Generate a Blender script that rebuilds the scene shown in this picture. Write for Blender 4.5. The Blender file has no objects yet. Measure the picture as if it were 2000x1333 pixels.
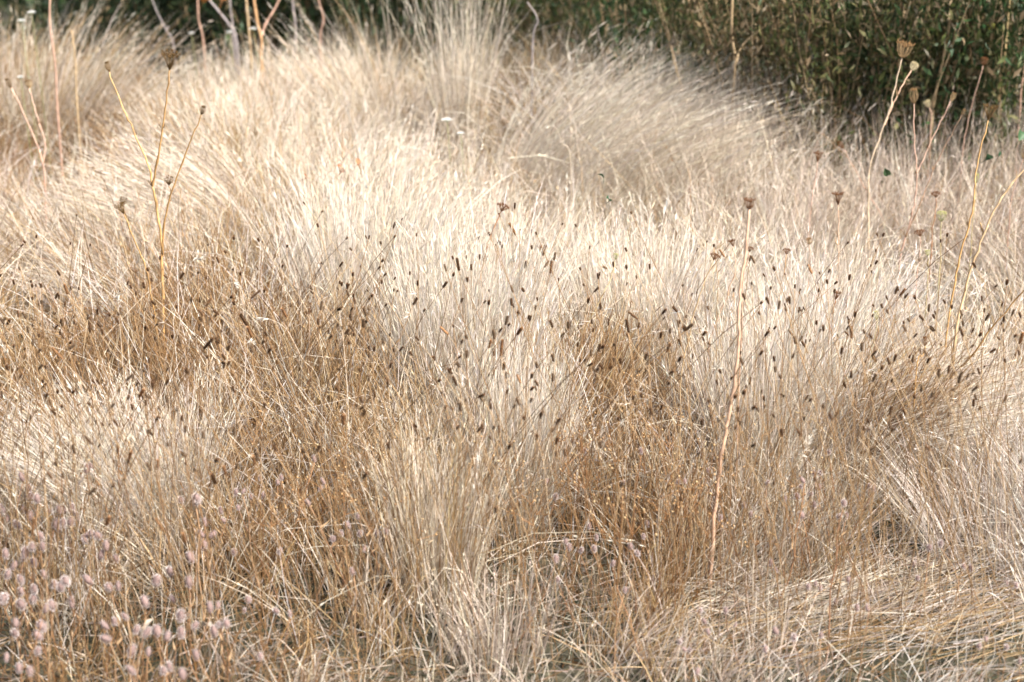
import bpy, math, random
import numpy as np
from mathutils import Vector, Matrix, Quaternion

rng = np.random.default_rng(11)
random.seed(11)
PI = math.pi
scene = bpy.context.scene
C = scene.collection

# ------------------------------------------------------------------ camera
CAM_Z, PITCH, LENS = 1.55, math.radians(20.0), 70.0
W_PX, H_PX = 2000.0, 1333.0
F_PX = LENS / 36.0 * W_PX
cd = bpy.data.cameras.new('camera'); cam = bpy.data.objects.new('camera', cd); C.objects.link(cam)
cam.location = (0, 0, CAM_Z); cam.rotation_euler = (PI / 2 - PITCH, 0, 0)
cd.lens = LENS; cd.sensor_width = 36.0; cd.clip_start = 0.05; cd.clip_end = 600
cd.dof.use_dof = True; cd.dof.focus_distance = 3.68; cd.dof.aperture_fstop = 4.0
scene.camera = cam

# ------------------------------------------------------------------ sky and sun
SUN_EL, SUN_AZ = math.radians(50), math.radians(128)     # azimuth from +Y clockwise: behind right of the camera
world = bpy.data.worlds.new('World'); scene.world = world; world.use_nodes = True
wn = world.node_tree.nodes; wl = world.node_tree.links
sky = wn.new('ShaderNodeTexSky'); sky.sky_type = 'NISHITA'; sky.sun_disc = False
sky.sun_elevation = SUN_EL; sky.sun_rotation = SUN_AZ; sky.dust_density = 3.0; sky.air_density = 1.0
wn['Background'].inputs['Strength'].default_value = 0.072
wl.new(sky.outputs[0], wn['Background'].inputs['Color'])
sd = bpy.data.lights.new('sun', 'SUN'); sun = bpy.data.objects.new('sun', sd); C.objects.link(sun)
sd.energy = 3.6; sd.angle = math.radians(5); sd.color = (1.0, 0.955, 0.90)
to_sun = Vector((math.sin(SUN_AZ) * math.cos(SUN_EL), math.cos(SUN_AZ) * math.cos(SUN_EL), math.sin(SUN_EL)))
sun.rotation_euler = to_sun.to_track_quat('Z', 'Y').to_euler(); sun.location = (4, -4, 8)
vs = scene.view_settings
vs.view_transform = 'Standard'; vs.look = 'None'; vs.gamma = 1.0; vs.use_curve_mapping = False
vs.exposure = 1.62
scene.cycles.use_denoising = True
scene.cycles.debug_use_spatial_splits = True
scene.cycles.max_bounces = 4; scene.cycles.diffuse_bounces = 3; scene.cycles.transmission_bounces = 3; scene.cycles.glossy_bounces = 1
scene.cycles.sample_clamp_indirect = 8.0

# ------------------------------------------------------------------ pixel <-> world
CP, SP = math.cos(PITCH), math.sin(PITCH)
def ray(px, py):
    u = (px - W_PX / 2) / F_PX; v = (H_PX / 2 - py) / F_PX
    return np.array([u, CP + v * SP, -SP + v * CP])
def project(P):
    P = np.asarray(P, float)
    x = P[..., 0]; y = P[..., 1]; z = P[..., 2] - CAM_Z
    dep = y * CP - z * SP; up = y * SP + z * CP
    return W_PX / 2 + F_PX * x / dep, H_PX / 2 - F_PX * up / dep

def hash2(ix, iy, s):
    h = np.sin(ix * 127.1 + iy * 311.7 + s * 74.7) * 43758.5453
    return h - np.floor(h)
def noise(x, y, f=1.0, s=0):
    x = np.asarray(x, float) * f; y = np.asarray(y, float) * f
    ix = np.floor(x); iy = np.floor(y); fx = x - ix; fy = y - iy
    fx = fx * fx * (3 - 2 * fx); fy = fy * fy * (3 - 2 * fy)
    a = hash2(ix, iy, s); b = hash2(ix + 1, iy, s); c = hash2(ix, iy + 1, s); d = hash2(ix + 1, iy + 1, s)
    return (a * (1 - fx) + b * fx) * (1 - fy) + (c * (1 - fx) + d * fx) * fy

def at_height(px, py, h):
    """point on the pixel's ray that lies h above flat ground"""
    d = ray(px, py); t = (CAM_Z - h) / -d[2]
    return np.array([d[0] * t, d[1] * t, h])
def at_dist(px, py, Y):
    d = ray(px, py); t = Y / d[1]
    return np.array([d[0] * t, Y, CAM_Z + d[2] * t])

MOUNDS = []
for (px, py, hh, r) in ((380, 330, 0.10, 0.45), (1180, 250, 0.12, 0.5), (720, 420, 0.05, 0.4),
                        (1650, 1130, -0.02, 0.35), (980, 330, -0.05, 0.25), (120, 300, -0.06, 0.3)):
    p = at_height(px, py, 0.2); MOUNDS.append((p[0], p[1], hh, r))
def gz(x, y):
    x = np.asarray(x, float); y = np.asarray(y, float)
    z = 0.05 * (noise(x, y, 1.3, 1) - 0.5) + 0.025 * (noise(x, y, 4.1, 2) - 0.5) + 0.008 * (noise(x, y, 17.0, 3) - 0.5)
    for (mx, my, hh, r) in MOUNDS:
        z = z + hh * np.exp(-((x - mx) ** 2 + (y - my) ** 2) / (2 * r * r * 0.35))
    return z

# ------------------------------------------------------------------ helpers
def mesh(name, V, T, col=None, smooth=False):
    V = np.ascontiguousarray(V, np.float32).reshape(-1, 3); T = np.ascontiguousarray(T, np.int32).reshape(-1, 3)
    me = bpy.data.meshes.new(name)
    me.vertices.add(len(V)); me.vertices.foreach_set('co', V.ravel())
    me.loops.add(T.size); me.loops.foreach_set('vertex_index', T.ravel())
    me.polygons.add(len(T)); me.polygons.foreach_set('loop_start', np.arange(0, T.size, 3, dtype=np.int32))
    try: me.polygons.foreach_set('loop_total', np.full(len(T), 3, np.int32))
    except Exception: pass
    if smooth: me.polygons.foreach_set('use_smooth', np.ones(len(T), bool))
    if col is not None:
        c4 = np.ones((len(V), 4), np.float32); c4[:, :3] = col
        a = me.color_attributes.new('Col', 'FLOAT_COLOR', 'POINT'); a.data.foreach_set('color', c4.ravel())
    me.update(calc_edges=True)
    return me
def obj(name, me, mat=None, parent=None):
    o = bpy.data.objects.new(name, me); C.objects.link(o)
    if mat and not me.materials: me.materials.append(mat)
    if parent: o.parent = parent
    return o
def tag(o, label=None, cat=None, group=None, kind=None):
    if label: o['label'] = label
    if cat: o['category'] = cat
    if group: o['group'] = group
    if kind: o['kind'] = kind
    return o
def empty(name, loc):
    o = bpy.data.objects.new(name, None); C.objects.link(o); o.location = loc; o.empty_display_size = 0.02
    return o

class MB:
    """collects triangles with a colour per vertex"""
    def __init__(s): s.V = []; s.T = []; s.K = []; s.n = 0
    def add(s, V, T, col):
        V = np.asarray(V, float).reshape(-1, 3)
        s.V.append(V); s.T.append(np.asarray(T, int).reshape(-1, 3) + s.n)
        k = np.asarray(col, float)
        s.K.append(np.broadcast_to(k, V.shape) if k.ndim == 1 else k)
        s.n += len(V)
    def tube(s, P, R, col, sides=5, cap=True):
        P = np.asarray(P, float); n = len(P); R = np.broadcast_to(np.asarray(R, float), (n,))
        tg = np.gradient(P, axis=0); tg /= np.linalg.norm(tg, axis=1, keepdims=True) + 1e-12
        ref = np.array([0.31, 0.87, 0.11])
        a = np.cross(tg, ref); a /= np.linalg.norm(a, axis=1, keepdims=True) + 1e-12
        b = np.cross(tg, a)
        ang = np.arange(sides) / sides * 2 * PI
        V = P[:, None] + R[:, None, None] * (np.cos(ang)[None, :, None] * a[:, None] + np.sin(ang)[None, :, None] * b[:, None])
        T = []
        for i in range(n - 1):
            for j in range(sides):
                k = (j + 1) % sides; q = i * sides
                T += [(q + j, q + k, q + sides + k), (q + j, q + sides + k, q + sides + j)]
        V = V.reshape(-1, 3)
        c = np.asarray(col, float)
        if c.ndim == 2: c = np.repeat(c, sides, axis=0)
        else: c = np.broadcast_to(c, V.shape)
        if cap:
            V = np.vstack([V, P[-1] + tg[-1] * R[-1] * 0.6]); e = len(V) - 1; q = (n - 1) * sides
            T += [(q + j, q + (j + 1) % sides, e) for j in range(sides)]
            c = np.vstack([c, c[-1]])
        s.add(V, T, c)
    def lathe(s, P0, axis, prof, col, sides=8, jitter=0.0):
        """prof: (distance along axis, radius)"""
        ax = Vector(axis).normalized(); q = ax.to_track_quat('Z', 'Y')
        V = []; n = len(prof)
        for (h, r) in prof:
            for j in range(sides):
                a = (j + 0.5 * (h * 0)) / sides * 2 * PI
                rr = r * (1 + random.uniform(-jitter, jitter))
                V.append(np.array(q @ Vector((rr * math.cos(a), rr * math.sin(a), h))) + P0)
        T = []
        for i in range(n - 1):
            for j in range(sides):
                k = (j + 1) % sides; b = i * sides
                T += [(b + j, b + k, b + sides + k), (b + j, b + sides + k, b + sides + j)]
        s.add(V, T, col)
    def leaf(s, P, d, side, L, Wd, col, curl=0.15, nseg=3):
        """narrow leaf ribbon, pointed, with a little curl"""
        d = np.asarray(d, float); d = d / (np.linalg.norm(d) + 1e-9); side = np.asarray(side, float)
        side = side - d * side.dot(d); side = side / (np.linalg.norm(side) + 1e-9); nrm = np.cross(d, side)
        V = []; T = []
        for i in range(nseg):
            t = i / nseg; w = Wd * (0.35 + 0.65 * math.sin(PI * min(1, t * 1.15 + 0.1)))
            c = np.asarray(P) + d * L * t + nrm * curl * L * t * t
            V += [c - side * w / 2, c + side * w / 2]
        V.append(np.asarray(P) + d * L + nrm * curl * L)
        for i in range(nseg - 1):
            a = 2 * i; T += [(a, a + 1, a + 3), (a, a + 3, a + 2)]
        a = 2 * (nseg - 1); T.append((a, a + 1, a + 2))
        s.add(V, T, col)
    def seed(s, P, r, col, stretch=1.0):
        P = np.asarray(P)
        o = np.array([[r, 0, 0], [-r, 0, 0], [0, r, 0], [0, -r, 0], [0, 0, r * stretch], [0, 0, -r * stretch]])
        T = [(0, 2, 4), (2, 1, 4), (1, 3, 4), (3, 0, 4), (2, 0, 5), (1, 2, 5), (3, 1, 5), (0, 3, 5)]
        s.add(P + o, T, col)
    def mesh(s, name, smooth=False):
        return mesh(name, np.vstack(s.V), np.vstack(s.T), np.vstack(s.K), smooth)
    def build(s, name, mat, parent=None, smooth=False):
        return obj(name, s.mesh(name, smooth), mat, parent)

# ------------------------------------------------------------------ materials
def plant_mat(name, transl=0.25, rough=0.6, spec=0.25, nscale=60.0, nvar=0.12, tint=(1, 1, 1)):
    m = bpy.data.materials.new(name); m.use_nodes = True
    n = m.node_tree.nodes; l = m.node_tree.links; n.clear()
    out = n.new('ShaderNodeOutputMaterial')
    at = n.new('ShaderNodeAttribute'); at.attribute_name = 'Col'
    tc = n.new('ShaderNodeTexCoord'); nz = n.new('ShaderNodeTexNoise'); nz.inputs['Scale'].default_value = nscale
    nz.inputs['Detail'].default_value = 2
    l.new(tc.outputs['Object'], nz.inputs['Vector'])
    mr = n.new('ShaderNodeMapRange'); mr.inputs['From Min'].default_value = 0.3; mr.inputs['From Max'].default_value = 0.7
    mr.inputs['To Min'].default_value = 1 - nvar; mr.inputs['To Max'].default_value = 1 + nvar
    l.new(nz.outputs['Fac'], mr.inputs['Value'])
    mul = n.new('ShaderNodeVectorMath'); mul.operation = 'SCALE'
    l.new(at.outputs['Color'], mul.inputs[0]); l.new(mr.outputs[0], mul.inputs['Scale'])
    p = n.new('ShaderNodeBsdfPrincipled'); p.inputs['Roughness'].default_value = rough
    p.inputs['Specular IOR Level'].default_value = spec
    l.new(mul.outputs[0], p.inputs['Base Color'])
    tr = n.new('ShaderNodeBsdfTranslucent'); l.new(mul.outputs[0], tr.inputs['Color'])
    mx = n.new('ShaderNodeMixShader'); mx.inputs['Fac'].default_value = transl
    l.new(p.outputs[0], mx.inputs[1]); l.new(tr.outputs[0], mx.inputs[2]); l.new(mx.outputs[0], out.inputs['Surface'])
    return m
M_GRASS = plant_mat('dry_grass', 0.26, 0.55, 0.3, 35, 0.10)
M_LEAF = plant_mat('green_leaf', 0.30, 0.5, 0.3, 30, 0.2)
M_STEM = plant_mat('dry_stem', 0.0, 0.6, 0.25, 90, 0.22)
M_HEAD = plant_mat('seed_head', 0.0, 0.8, 0.1, 700, 0.3)
M_FUZZ = plant_mat('clover_fuzz', 0.35, 0.8, 0.1, 300, 0.1)
M_PETAL = plant_mat('white_petal', 0.3, 0.6, 0.2, 100, 0.05)

def ground_mat():
    m = bpy.data.materials.new('soil'); m.use_nodes = True
    n = m.node_tree.nodes; l = m.node_tree.links
    p = n['Principled BSDF']; p.inputs['Roughness'].default_value = 0.95; p.inputs['Specular IOR Level'].default_value = 0.1
    tc = n.new('ShaderNodeTexCoord')
    a = n.new('ShaderNodeTexNoise'); a.inputs['Scale'].default_value = 2.5; a.inputs['Detail'].default_value = 6
    b = n.new('ShaderNodeTexNoise'); b.inputs['Scale'].default_value = 60; b.inputs['Detail'].default_value = 5
    l.new(tc.outputs['Object'], a.inputs['Vector']); l.new(tc.outputs['Object'], b.inputs['Vector'])
    r1 = n.new('ShaderNodeValToRGB'); r1.color_ramp.elements[0].position = 0.35; r1.color_ramp.elements[1].position = 0.65
    r1.color_ramp.elements[0].color = (0.040, 0.044, 0.032, 1); r1.color_ramp.elements[1].color = (0.085, 0.078, 0.056, 1)
    r2 = n.new('ShaderNodeValToRGB'); r2.color_ramp.elements[0].position = 0.35; r2.color_ramp.elements[1].position = 0.7
    r2.color_ramp.elements[0].color = (0.5, 0.5, 0.5, 1); r2.color_ramp.elements[1].color = (1.5, 1.4, 1.25, 1)
    l.new(a.outputs['Fac'], r1.inputs[0]); l.new(b.outputs['Fac'], r2.inputs[0])
    mx = n.new('ShaderNodeMix'); mx.data_type = 'RGBA'; mx.blend_type = 'MULTIPLY'; mx.inputs['Factor'].default_value = 1
    l.new(r1.outputs[0], mx.inputs['A']); l.new(r2.outputs[0], mx.inputs['B']); l.new(mx.outputs['Result'], p.inputs['Base Color'])
    bp = n.new('ShaderNodeBump'); bp.inputs['Strength'].default_value = 0.6; bp.inputs['Distance'].default_value = 0.01
    l.new(b.outputs['Fac'], bp.inputs['Height']); l.new(bp.outputs[0], p.inputs['Normal'])
    return m

# ------------------------------------------------------------------ ground (fine near, coarse to the horizon)
xs = np.concatenate([np.linspace(-250, -8, 12)[:-1], np.linspace(-8, -3, 12)[:-1], np.linspace(-3, 3, 150), np.linspace(3, 8, 12)[1:], np.linspace(8, 250, 12)[1:]])
ys = np.concatenate([np.linspace(-250, -4, 10)[:-1], np.linspace(-4, 1, 10)[:-1], np.linspace(1, 8, 170), np.linspace(8, 14, 14)[1:], np.linspace(14, 300, 12)[1:]])
gx, gy = np.meshgrid(xs, ys); gzz = gz(gx, gy)
nx, ny = len(xs), len(ys)
idx = np.arange(nx * ny).reshape(ny, nx)
q = np.stack([idx[:-1, :-1], idx[:-1, 1:], idx[1:, 1:], idx[1:, :-1]], -1).reshape(-1, 4)
T = np.vstack([q[:, [0, 1, 2]], q[:, [0, 2, 3]]])
ground = obj('ground', mesh('ground', np.stack([gx, gy, gzz], -1), T, None, True), ground_mat()); tag(ground, kind='structure')

# ------------------------------------------------------------------ colours of dry plants (linear base colour)
PAL = {
    'P': np.array([[0.67, 0.585, 0.46], [0.73, 0.65, 0.53], [0.58, 0.485, 0.355], [0.70, 0.62, 0.52]]),   # cream straw
    'W': np.array([[0.67, 0.61, 0.54], [0.59, 0.53, 0.465], [0.74, 0.68, 0.61]]),                            # bleached grey white
    'G': np.array([[0.44, 0.305, 0.155], [0.38, 0.25, 0.118], [0.50, 0.37, 0.21], [0.30, 0.185, 0.085]]),    # golden straw
    'K': np.array([[0.53, 0.44, 0.36], [0.46, 0.37, 0.30], [0.58, 0.49, 0.395]]),                          # pinkish grey
    'B': np.array([[0.23, 0.122, 0.046], [0.145, 0.075, 0.03], [0.29, 0.165, 0.068], [0.35, 0.225, 0.11]]),     # tawny brown
}
def pick(cls, n):
    a = PAL[cls]; c = a[rng.integers(0, len(a), n)]
    return c * rng.uniform(0.82, 1.14, (n, 1)) * rng.uniform(0.96, 1.04, (n, 3))

GX = np.array([0, 250, 500, 750, 1000, 1250, 1500, 1750, 2000.])
GY = np.array([0, 100, 250, 400, 550, 700, 850, 1000, 1150, 1300.])
MIX = ['GK PK KP PG GP BG BG BG KB',
       'GK PK PK PG GP PG KP KP KG',
       'BG BG PG PW BG PG PK KP KP',
       'KG PK GP PW PW PG KP KP KP',
       'GB BG BG PG PW PW PW PW PG',
       'BG BG BG GP PW BG PK PW PK',
       'GK PW BP GP PW BG PW GB WK',
       'GK PW GB PG PW GB PG GK WK',
       'GB BG BK GK PW GK KW KW KW',
       'GB BK BK KB KP KW KW KW KW']
MIX = [r.split() for r in MIX]
HGT = [.31, .31, .34, .36, .37, .36, .33, .27, .16, .12]
LEAN = np.array([[.2, .2, .1, 0, 0, .2, .1, 0, 0], [.2, .2, .1, 0, 0, .5, .2, 0, 0], [.1, -.5, -.2, .1, .2, .6, .2, .1, 0],
                 [-.4, -.6, 0, .1, .1, .2, .1, 0, .1], [-.1, -.1, .05, .05, 0, .05, .05, .1, .1], [0, -.1, 0, 0, 0, .1, .1, .3, .1],
                 [0, -.3, .1, 0, 0, .2, .1, .2, -.3], [.1, -.2, .1, 0, .1, .25, .3, .3, -.3], [.1, .1, .1, .1, .1, .3, .4, .2, .2],
                 [.1, .2, .2, .1, .2, .2, .3, .3, .2]])
def gridw(px, py):
    fx = np.clip(np.interp(px, GX, np.arange(9)), 0, 7.999); fy = np.clip(np.interp(py, GY, np.arange(10)), 0, 8.999)
    return fx, fy
def lookup(px, py, tab):
    fx, fy = gridw(px, py); ix = fx.astype(int); iy = fy.astype(int); ax = fx - ix; ay = fy - iy
    if tab.ndim == 3: ax = ax[..., None]; ay = ay[..., None]
    return (tab[iy, ix] * (1 - ax) + tab[iy, ix + 1] * ax) * (1 - ay) + (tab[iy + 1, ix] * (1 - ax) + tab[iy + 1, ix + 1] * ax) * ay
CLS = 'PWGKB'
MIXT = np.zeros((10, 9, 5))
for i in range(10):
    for j in range(9):
        a, b = MIX[i][j]; MIXT[i, j, CLS.index(a)] += 0.72; MIXT[i, j, CLS.index(b)] += 0.20
        MIXT[i, j] += 0.016
HTAB = np.repeat(np.array(HGT)[:, None], 9, 1)
HTAB[0:2, 1:3] = .27; HTAB[0:2, 3:5] = .33; HTAB[0:2, 0] = .40; HTAB[0:4, 6:] = .40; HTAB[0:3, 5] = .42; HTAB[8:, 6:] *= .8
def gauss_px(px, py, cx, cy, rx, ry):
    return np.exp(-(((px - cx) / rx) ** 2 + ((py - cy) / ry) ** 2))
def field(x, y):
    """what grows at a ground point: class weights, height, lean, cover"""
    z0 = gz(x, y); h = np.full(np.shape(x), 0.3)
    for _ in range(2):
        px, py = project(np.stack([x, y, z0 + 0.62 * h], -1)); h = lookup(px, py, HTAB)
    w = lookup(px, py, MIXT); lean = .6 * lookup(px, py, LEAN)
    pgx, pgy = project(np.stack([x, y, z0 + 0.03], -1))
    tr = gauss_px(pgx, pgy, 1680, 1170, 330, 75)                       # trodden patch
    tr = np.maximum(tr, 0.8 * gauss_px(pgx, pgy, 1980, 1090, 130, 60))
    h = h * (1 - 0.75 * tr)
    h = h * (1 - 0.75 * gauss_px(px, py, 130, 270, 130, 60)) * (1 - 0.5 * gauss_px(px, py, 960, 260, 80, 55)) * (1 - 0.5 * gauss_px(px, py, 800, 90, 45, 80))
    h = h * (1 - 0.6 * gauss_px(pgx, pgy, 1385, 1215, 95, 60)) * (1 - 0.5 * gauss_px(pgx, pgy, 1850, 1020, 80, 90)) * (1 - 0.5 * gauss_px(pgx, pgy, 325, 930, 70, 90))
    h = h * (0.74 + 0.40 * noise(x, y, 2.6, 9))
    cn = .62 * noise(x, y, 4.6, 5) + .38 * noise(x, y, 10.5, 6)
    cover = np.clip((cn - .36) / .20, 0, 1); cover = cover * cover * (3 - 2 * cover)
    far = np.clip((y - 4.1) / .9, 0, 1)
    cover = np.maximum(cover, .55 * far) * (1 - .04) + .04
    h = h * (.62 + .38 * cover)
    cover = cover * (1 - 0.55 * np.clip((pgy - 950) / 220, 0, 1)) * (1 - 0.8 * gauss_px(pgx, pgy, 540, 1190, 330, 110)) * (1 - 0.5 * gauss_px(pgx, pgy, 1130, 1230, 160, 70))
    cover = cover * (1 - .25 * np.clip((pgy - 1060) / 120, 0, 1) * np.clip((1350 - pgx) / 300, 0, 1))
    cover = cover * (1 - 0.5 * gauss_px(px, py, 980, 270, 90, 50)) * (1 - 0.6 * gauss_px(px, py, 800, 70, 45, 80)) * (1 - .85 * gauss_px(px, py, 130, 270, 120, 55))
    return w, h, lean, cover, tr

# ------------------------------------------------------------------ grass blades
TS4 = np.array([0, .30, .58, .82, 1.0])
def blades(P, Hh, lean, bend, wid, ts=TS4):
    """P roots (n,3), Hh lengths, lean (n,2) initial tilt, bend (n,2) extra tilt that grows with height"""
    n = len(P); m = len(ts)
    t = ts[None, :, None]
    d = np.zeros((n, m, 3))
    ang2 = lean[:, None, :] * t + bend[:, None, :] * t ** 2.2
    d[..., :2] = ang2
    r = np.linalg.norm(ang2, axis=2)
    d[..., 2] = ts[None] / np.sqrt(1 + 0.5 * (r / np.maximum(ts[None], 0.05)) ** 2) - 0.18 * np.linalg.norm(bend, axis=1)[:, None] * ts[None] ** 3
    d[..., :2] *= (1 / np.sqrt(1 + 0.5 * (r / np.maximum(ts[None], 0.05)) ** 2))[..., None]
    C0 = P[:, None] + d * Hh[:, None, None]
    # slight kink
    C0[:, 1:, :2] += rng.normal(0, 1, (n, m - 1, 2)) * (Hh * 0.006)[:, None, None]
    tg = np.gradient(C0, axis=1); tg /= np.linalg.norm(tg, axis=2, keepdims=True) + 1e-9
    a = rng.uniform(0, 2 * PI, n); ref = np.stack([np.cos(a), np.sin(a), np.zeros(n)], 1)[:, None]
    sd_ = np.cross(tg, ref); sd_ /= np.linalg.norm(sd_, axis=2, keepdims=True) + 1e-9
    wt = (1 - 0.62 * ts)[None, :, None] * wid[:, None, None] * 0.5
    L = C0 - sd_ * wt; R = C0 + sd_ * wt
    V = np.empty((n, 2 * m - 1, 3)); V[:, 0:2 * m - 2:2] = L[:, :-1]; V[:, 1:2 * m - 2:2] = R[:, :-1]; V[:, -1] = C0[:, -1]
    tri = []
    for i in range(m - 2):
        b = 2 * i; tri += [(b, b + 1, b + 3), (b, b + 3, b + 2)]
    b = 2 * (m - 2); tri.append((b, b + 1, b + 2))
    tri = np.array(tri)
    Tt = (np.arange(n) * (2 * m - 1))[:, None, None] + tri[None]
    return V.reshape(-1, 3), Tt.reshape(-1, 3), 2 * m - 1, C0, tg
def panicles(C0, tg, Hh, k=6, ln=(0.012, 0.026), w=0.0009, spread=0.22, frac=0.3):
    """k thin spikelets hugging the top of each stalk"""
    n = len(C0)
    u = rng.uniform(0, 1, (n, k))
    tip = C0[:, -1]; prev = C0[:, -2]
    base = tip[:, None] + (prev - tip)[:, None] * (u * frac / 0.18)[..., None]
    d = tg[:, -1][:, None] + rng.normal(0, spread, (n, k, 3)); d /= np.linalg.norm(d, axis=2, keepdims=True)
    L = rng.uniform(ln[0], ln[1], (n, k, 1)) * (Hh / 0.4)[:, None, None]
    s = np.cross(d, rng.normal(0, 1, (n, k, 3))); s /= np.linalg.norm(s, axis=2, keepdims=True)
    w = w * rng.uniform(0.7, 1.3, (n, k, 1))
    V = np.stack([base, base + d * L * 0.5 - s * w, base + d * L * 0.5 + s * w, base + d * L], 2)
    tri = np.array([(0, 2, 1), (1, 2, 3)])
    Tt = (np.arange(n * k) * 4)[:, None, None] + tri[None]
    return V.reshape(-1, 3), Tt.reshape(-1, 3)

Y0, Y1 = 1.75, 7.2
def halfw(y): return 0.335 * y + 0.22
def hedge_front(x):
    """where the tall weeds start, as a distance from the camera"""
    return np.interp(x, [-2.6, 0.20, 0.34, 0.5, 0.8, 2.6], [6.25, 6.3, 5.6, 5.15, 4.85, 4.8])
def sample_ground(n, nearpow=1.0):
    out = []
    while sum(len(o) for o in out) < n:
        m = n * 2
        y = Y0 + (Y1 - Y0) * rng.uniform(0, 1, m); x = rng.uniform(-1, 1, m) * halfw(Y1)
        ok = (np.abs(x) < halfw(y)) & (rng.uniform(0, 1, m) < (Y0 / y) ** nearpow * 1.0) & (y < hedge_front(x) + 0.12)
        out.append(np.stack([x[ok], y[ok]], 1))
    return np.vstack(out)[:n]

SETS = {k: ([], [], [], [0]) for k in ('pale_grass', 'golden_grass', 'trodden_grass')}
def put(key, V, T, col):
    a, b, c, n = SETS[key]; a.append(V); b.append(T + n[0]); c.append(col); n[0] += len(V)

def grow(ntuft, per, leafy, panic):
    XY = sample_ground(ntuft, 0.85)
    w, h, lean, cover, tr = field(XY[:, 0], XY[:, 1])
    keep = rng.uniform(0, 1, ntuft) < cover * (1 - 0.8 * tr)
    XY, w, h, lean = XY[keep], w[keep], h[keep], lean[keep]; m = len(XY)
    cum = np.cumsum(w, 1); cum /= cum[:, -1:]
    cls = (rng.uniform(0, 1, m)[:, None] > cum).sum(1)
    npb = np.maximum(4, (per * rng.uniform(0.4, 1.7, m)).astype(int))
    tid = np.repeat(np.arange(m), npb); n = len(tid)
    off = rng.normal(0, 1, (n, 2)) * np.repeat(rng.uniform(0.012, 0.04, m), npb)[:, None]
    x = XY[tid, 0] + off[:, 0]; y = XY[tid, 1] + off[:, 1]
    P = np.stack([x, y, gz(x, y) - 0.005], 1)
    Hh = h[tid] * rng.uniform(0.55, 1.12, n) * (0.75 if leafy else 1.0)
    tl = np.stack([lean + rng.normal(0, .22, m), rng.normal(-0.03, .22, m)], 1)
    ln = tl[tid] + off * rng.uniform(2, 8, (n, 1)) + rng.normal(0, 0.10, (n, 2))
    bd = tl[tid] * 0.35 + rng.normal(0, 0.19 if leafy else 0.09, (n, 2))
    snap = rng.uniform(0, 1, n) < .09; bd[snap] += rng.normal(0, 1.1, (snap.sum(), 2))
    if leafy: wid = rng.uniform(0.0014, 0.0036, n); fat = rng.uniform(0, 1, n) < .06; wid[fat] *= 1.7
    else: wid = rng.uniform(0.0013, 0.0024, n)
    wid = wid * np.clip(y / 3.7, .62, 1.25)
    V, T, nv, C0, tg = blades(P, Hh, ln, bd, wid)
    ccl = cls[tid].copy(); sw = rng.uniform(0, 1, n) < 0.22
    alt = (rng.uniform(0, 1, n)[:, None] > cum[tid]).sum(1); ccl[sw] = alt[sw]
    col = np.zeros((n, 3))
    for i, ch in enumerate(CLS):
        k = ccl == i; col[k] = pick(ch, k.sum())
    kk = np.repeat(col, nv, 0)
    gold = np.isin(cls[tid], [2, 4]); T = T.reshape(n, -1, 3); V = V.reshape(n, nv, 3); kk = kk.reshape(n, nv, 3)
    for key, selm in (('pale_grass', ~gold), ('golden_grass', gold)):
        vv = V[selm]; nn = len(vv); tt = (T[0] - T[0].min())[None] + (np.arange(nn) * nv)[:, None, None]
        put(key, vv.reshape(-1, 3), tt.reshape(-1, 3), kk[selm].reshape(-1, 3))
        if panic:
            sub = np.where(selm)[0]; sub = sub[rng.uniform(0, 1, len(sub)) < panic]
            PV, PT = panicles(C0[sub], tg[sub], Hh[sub])
            put(key, PV, PT, np.repeat(np.clip(col[sub] * 1.06 + 0.02, 0, 0.8), 6 * 4, 0))
grow(7000, 19, True, 0)        # leaves
grow(7000, 17, False, 0.22)    # fine flowering stalks

# single straws crossing every way
nS = 19000
XY = sample_ground(nS, 1.5); w_, h_, l_, c_, t_ = field(XY[:, 0], XY[:, 1])
kp = rng.uniform(0, 1, nS) < np.clip(.12 + c_ + t_, 0, 1); XY = XY[kp]; h_ = h_[kp]; nS = len(XY)
P = np.stack([XY[:, 0], XY[:, 1], gz(XY[:, 0], XY[:, 1]) - .005], 1)
V, T, nv, _, _ = blades(P, np.maximum(h_, .10) * rng.uniform(.6, 1.25, nS), rng.normal(0, .42, (nS, 2)), rng.normal(0, .25, (nS, 2)), rng.uniform(.0010, .0021, nS))
k_ = rng.uniform(0, 1, nS); col = np.where((k_ < .55)[:, None], pick('P', nS), np.where((k_ < .9)[:, None], pick('W', nS), pick('B', nS)))
put('pale_grass', V, T, np.repeat(col, nv, 0))

# more straws, tangled through the far tussocks
nS = 11000
XY = sample_ground(nS * 2, 0.0); XY = XY[XY[:, 1] > 3.3][:nS]; nS = len(XY); w_, h_, l_, c_, t_ = field(XY[:, 0], XY[:, 1])
P = np.stack([XY[:, 0], XY[:, 1], gz(XY[:, 0], XY[:, 1]) - .005], 1); bd_ = rng.normal(0, .3, (nS, 2))
sn = rng.uniform(0, 1, nS) < .25; bd_[sn] += rng.normal(0, 1.0, (sn.sum(), 2))
V, T, nv, _, _ = blades(P, np.maximum(h_, .25) * rng.uniform(.8, 1.35, nS), rng.normal(0, .38, (nS, 2)), bd_, rng.uniform(.0012, .0028, nS))
k_ = rng.uniform(0, 1, nS); col = np.where((k_ < .45)[:, None], pick('P', nS), np.where((k_ < .7)[:, None], pick('W', nS), np.where((k_ < .85)[:, None], pick('G', nS), pick('B', nS))))
put('pale_grass', V, T, np.repeat(col, nv, 0))

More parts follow.
